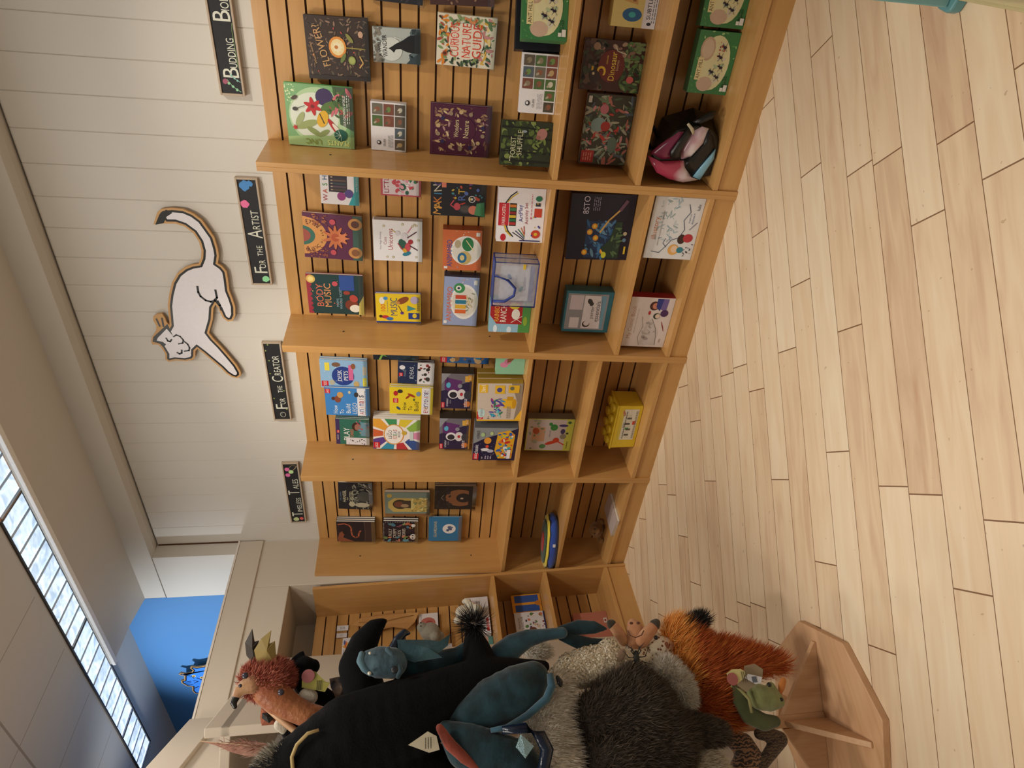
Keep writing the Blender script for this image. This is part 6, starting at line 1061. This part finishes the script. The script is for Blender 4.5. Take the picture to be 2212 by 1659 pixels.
# giraffe
t=puppet('giraffe_puppet','tan giraffe head puppet with knobbed horns and spotted white cheeks')
def spot_mat():
    m,nt,b=nodes('giraffe_spots'); L=nt.links; tc=N(nt,'ShaderNodeTexCoord'); v=N(nt,'ShaderNodeTexVoronoi',i_Scale=75.0); L.new(tc.outputs['Object'],v.inputs['Vector']); cr=N(nt,'ShaderNodeValToRGB'); cr.color_ramp.interpolation='LINEAR'; e=cr.color_ramp.elements; e[0].position=.26; e[0].color=lin('#7a4630'); e[1].position=.36; e[1].color=lin('#e0d4bc'); L.new(v.outputs['Distance'],cr.inputs[0]); L.new(cr.outputs[0],b.inputs['Base Color']); b.inputs['Roughness'].default_value=.9; return m
TN=plush_mat('giraffe_tan','#b87e5a','#c8966e',.85,.5,100,.3); SPM=spot_mat()
body('snout',['gir_snout'],TN,t,.9,.004); body('head',['gir_head'],SPM,t,.9,.005); body('ear',['gir_ear'],SPM,t,.6,.004); body('ear_lining',['gir_earin'],plush_mat('rust_lining','#7a4630','#8a5236'),t,.5,.003,1)
for h in '12': body('horn',['gir_horn'+h],TN,t,.9,.004); body('horn_cap',['gir_cap'+h],plush_mat('charcoal_cap','#3a332c','#4a4238'),t,.9,.004)
mesh('eye',lambda bm:[sphere(bm,s[:3],s[3],seg=10) for s in T['gir_eye']],paint('#14110f',.15,'glass_eye'),t)
for k in ('gir_nos','gir_nos2'): mesh('nostril',lambda bm:sphere(bm,T[k][0][:3],T[k][0][3],1,.6,1.4,seg=8),paint('#5f3a2a',.8,'stitch_brown'),t)
mesh('mouth_stitch',lambda bm:tube(bm,[s[:3] for s in T['gir_mouth']],.002,6),paint('#5f3a2a',.8,'stitch_brown'),t)
t=puppet('beetle_puppet','small black felt beetle with curved legs on the grey rabbit')
body('beetle_body',['beetle'],paint('#191713',.7,'black_felt'),t,.8,.003,1)
bx_,by_,bz_,_=T['beetle'][1]
for s in (-1,1):
    for k,(dx,dz,ex,ez) in enumerate(((.02,.02,.012,.045),(.035,.0,.045,.03),(.03,-.02,.05,-.03),(.015,.03,.035,.055))):
        mesh('leg',lambda bm:tube(bm,[(bx_+dz*.2,by_,bz_+s*.004),(bx_+ (dz)*.9,by_-.006,bz_+s*dx*.8),(bx_+ez*.8,by_-.003,bz_+s*ex)],[.0022,.0018,.0008],6),paint('#191713',.7,'black_felt'),t)
# fox
t=puppet('fox_puppet','bright orange long haired plush fox tail puppet with a black tip')
body('fox_body',['fox_body'],plush_mat('fox_orange','#a04a18','#b8601f',.9,.6,60,.3),t,.7,.006)
def fp(p,rd):
    z=p.z; return (0 if rd.random()<.5 else 3) if z>.52 and p.x>.10 else (1 if rd.random()<.6 else (2 if rd.random()<.7 else 0))
fur('long_fur',['fox_body'],17000,.058,[paint('#e08c38',.8,'fox_fur'),paint('#bd5a22',.8,'fox_fur'),paint('#a54a1c',.8,'fox_fur'),paint('#eaa652',.8,'fox_fur')],t,(.35,-.05,-.75),.0010,seed=14,flat=.7,pick=fp,jit=.25)
body('black_tip',['fox_tip'],BLK,t,.8,.004); fur('tip_fur',['fox_tip'],1500,.040,[paint('#17130f',.8,'black_bristle')],t,(.5,0,-.6),.0010,seed=15)
# frog
t=puppet('frog_puppet','olive green plush frog puppet with an orange tongue near the foot of the stand')
FR1=plush_mat('frog_green','#6f7448','#878c5c',.85,.5,110,.3); FR2=plush_mat('frog_dark','#3c4428','#565c36',.8,.7,60,.3)
body('frog_head',['frog_head'],FR1,t,.8,.004); body('frog_body',['frog_body'],FR2,t,.8,.0045); body('tongue',['frog_tongue'],plush_mat('tongue_orange','#b56a34','#c9803f'),t,.5,.003,1)
mesh('piping',lambda bm:tube(bm,[(x,y,z) for x,y,z,r in T['frog_rim']],[r for *_,r in T['frog_rim']],8),paint('#8a8454',.8,'olive_piping'),t)
mesh('eye',lambda bm:[sphere(bm,p[:3],p[3],1,.6,1,seg=10) for p in T['frog_eye']+T['frog_eye2']],paint('#14130f',.2,'glass_eye'),t)
t=puppet('hang_tag','green, pink and brown folded hang tag with a white price label on the frog','hang tag')
sheet('tag_card','frog_tag',paint('#c4b97e',.5,'tag_cream'),t,.0015); sheet('tag_back','frog_tag2',paint('#8a7a62',.6,'tag_brown'),t,.0015); sheet('price_label','frog_label',paint('#c9ccd2',.4,'white_card'),t,.0012)
q=T['frog_label']; cxq=sum(p[0] for p in q)/5; czq=sum(p[2] for p in q)/5; mesh('grey_code_patch',lambda bm:box(bm,(cxq-.010,q[0][1]-.0022,czq-.008),(cxq+.008,q[0][1]-.0010,czq+.008)),paint('#4f5664',.5,'grey_print'),t)
q=T['frog_tag']; mesh('pink_emblem',lambda bm:tube(bm,[(q[6][0]+.012,q[0][1]-.003,q[6][2]-.012),(q[6][0]+.012,q[0][1]-.0045,q[6][2]-.012)],.019,16),paint('#96524e',.5,'tag_pink'),t); a=Art(.03,.02,0); a.lines(0,1,.8,.15,.35,3,'#2c2a1c'); o=a.done('tag_print',t); o.location=(q[3][0]-.012,q[0][1]-.0025,q[3][2]+.0)
# turtle
def stripes(n_,c1,c2,sc):
    m,nt,b=nodes(n_); L=nt.links; tc=N(nt,'ShaderNodeTexCoord'); wv=N(nt,'ShaderNodeTexWave',i_Scale=float(sc),i_Distortion=9.0,i_Detail=3.0); L.new(tc.outputs['Object'],wv.inputs['Vector']); wv.inputs['Detail Scale'].default_value=2.5; cr=N(nt,'ShaderNodeValToRGB'); e=cr.color_ramp.elements; e[0].position=.35; e[0].color=lin(c1); e[1].position=.6; e[1].color=lin(c2); L.new(wv.outputs['Fac'],cr.inputs[0]); L.new(cr.outputs[0],b.inputs['Base Color']); b.inputs['Roughness'].default_value=.75; b.inputs['Sheen Weight'].default_value=.3; return m
t=puppet('turtle_puppet','dark brown striped plush turtle puppet at the bottom left of the stand')
body('shell',['tur_body'],stripes('turtle_stripes','#241812','#8a664a',26),t,.8,.0055); body('head',['tur_head'],stripes('turtle_head','#2a1c12','#5a4630',34),t,.8,.0045)
# bird with feather
t=puppet('bird_puppet','grey fluffy plush bird puppet at the top left edge of the stand')
body('bird_body',['bird'],plush_mat('grey_bird','#8a8578','#a8a294'),t,.9,.005); fur('feathers',['bird'],4200,.036,[paint('#a8a294',.9,'grey_feather'),paint('#6f6a5f',.9,'grey_feather'),paint('#c9c3b4',.9,'grey_feather')],t,(.0,-.1,.35),.0013,seed=16)
t=puppet('feather_plume','long dusty pink feather plume sticking up from the stand top','feather')
sheet('vane','feather',plush_mat('pink_feather','#a06a5c','#b58f7c',.8,.4,90),t,.002,.004)
q=T['feather']; mesh('quill',lambda bm:tube(bm,[q[0],(q[2][0]-.01,q[2][1]-.004,q[2][2]),q[4]],[.001,.002,.003],6),paint('#b59a7c',.6,'quill'),t)
fur('barbs',[[(q[1][0]-.002,q[1][1],q[1][2],.004),(q[2][0]-.012,q[2][1],q[2][2],.012),(q[3][0]-.02,q[3][1],q[3][2],.016),(q[4][0]-.02,q[4][1],q[4][2],.012)]],260,.03,[paint('#b08474',.8,'pink_barb'),paint('#93493f',.8,'pink_barb'),paint('#c4a08c',.8,'pink_barb')],t,(-.2,0,1.6),.0007,seed=17,flat=.3)
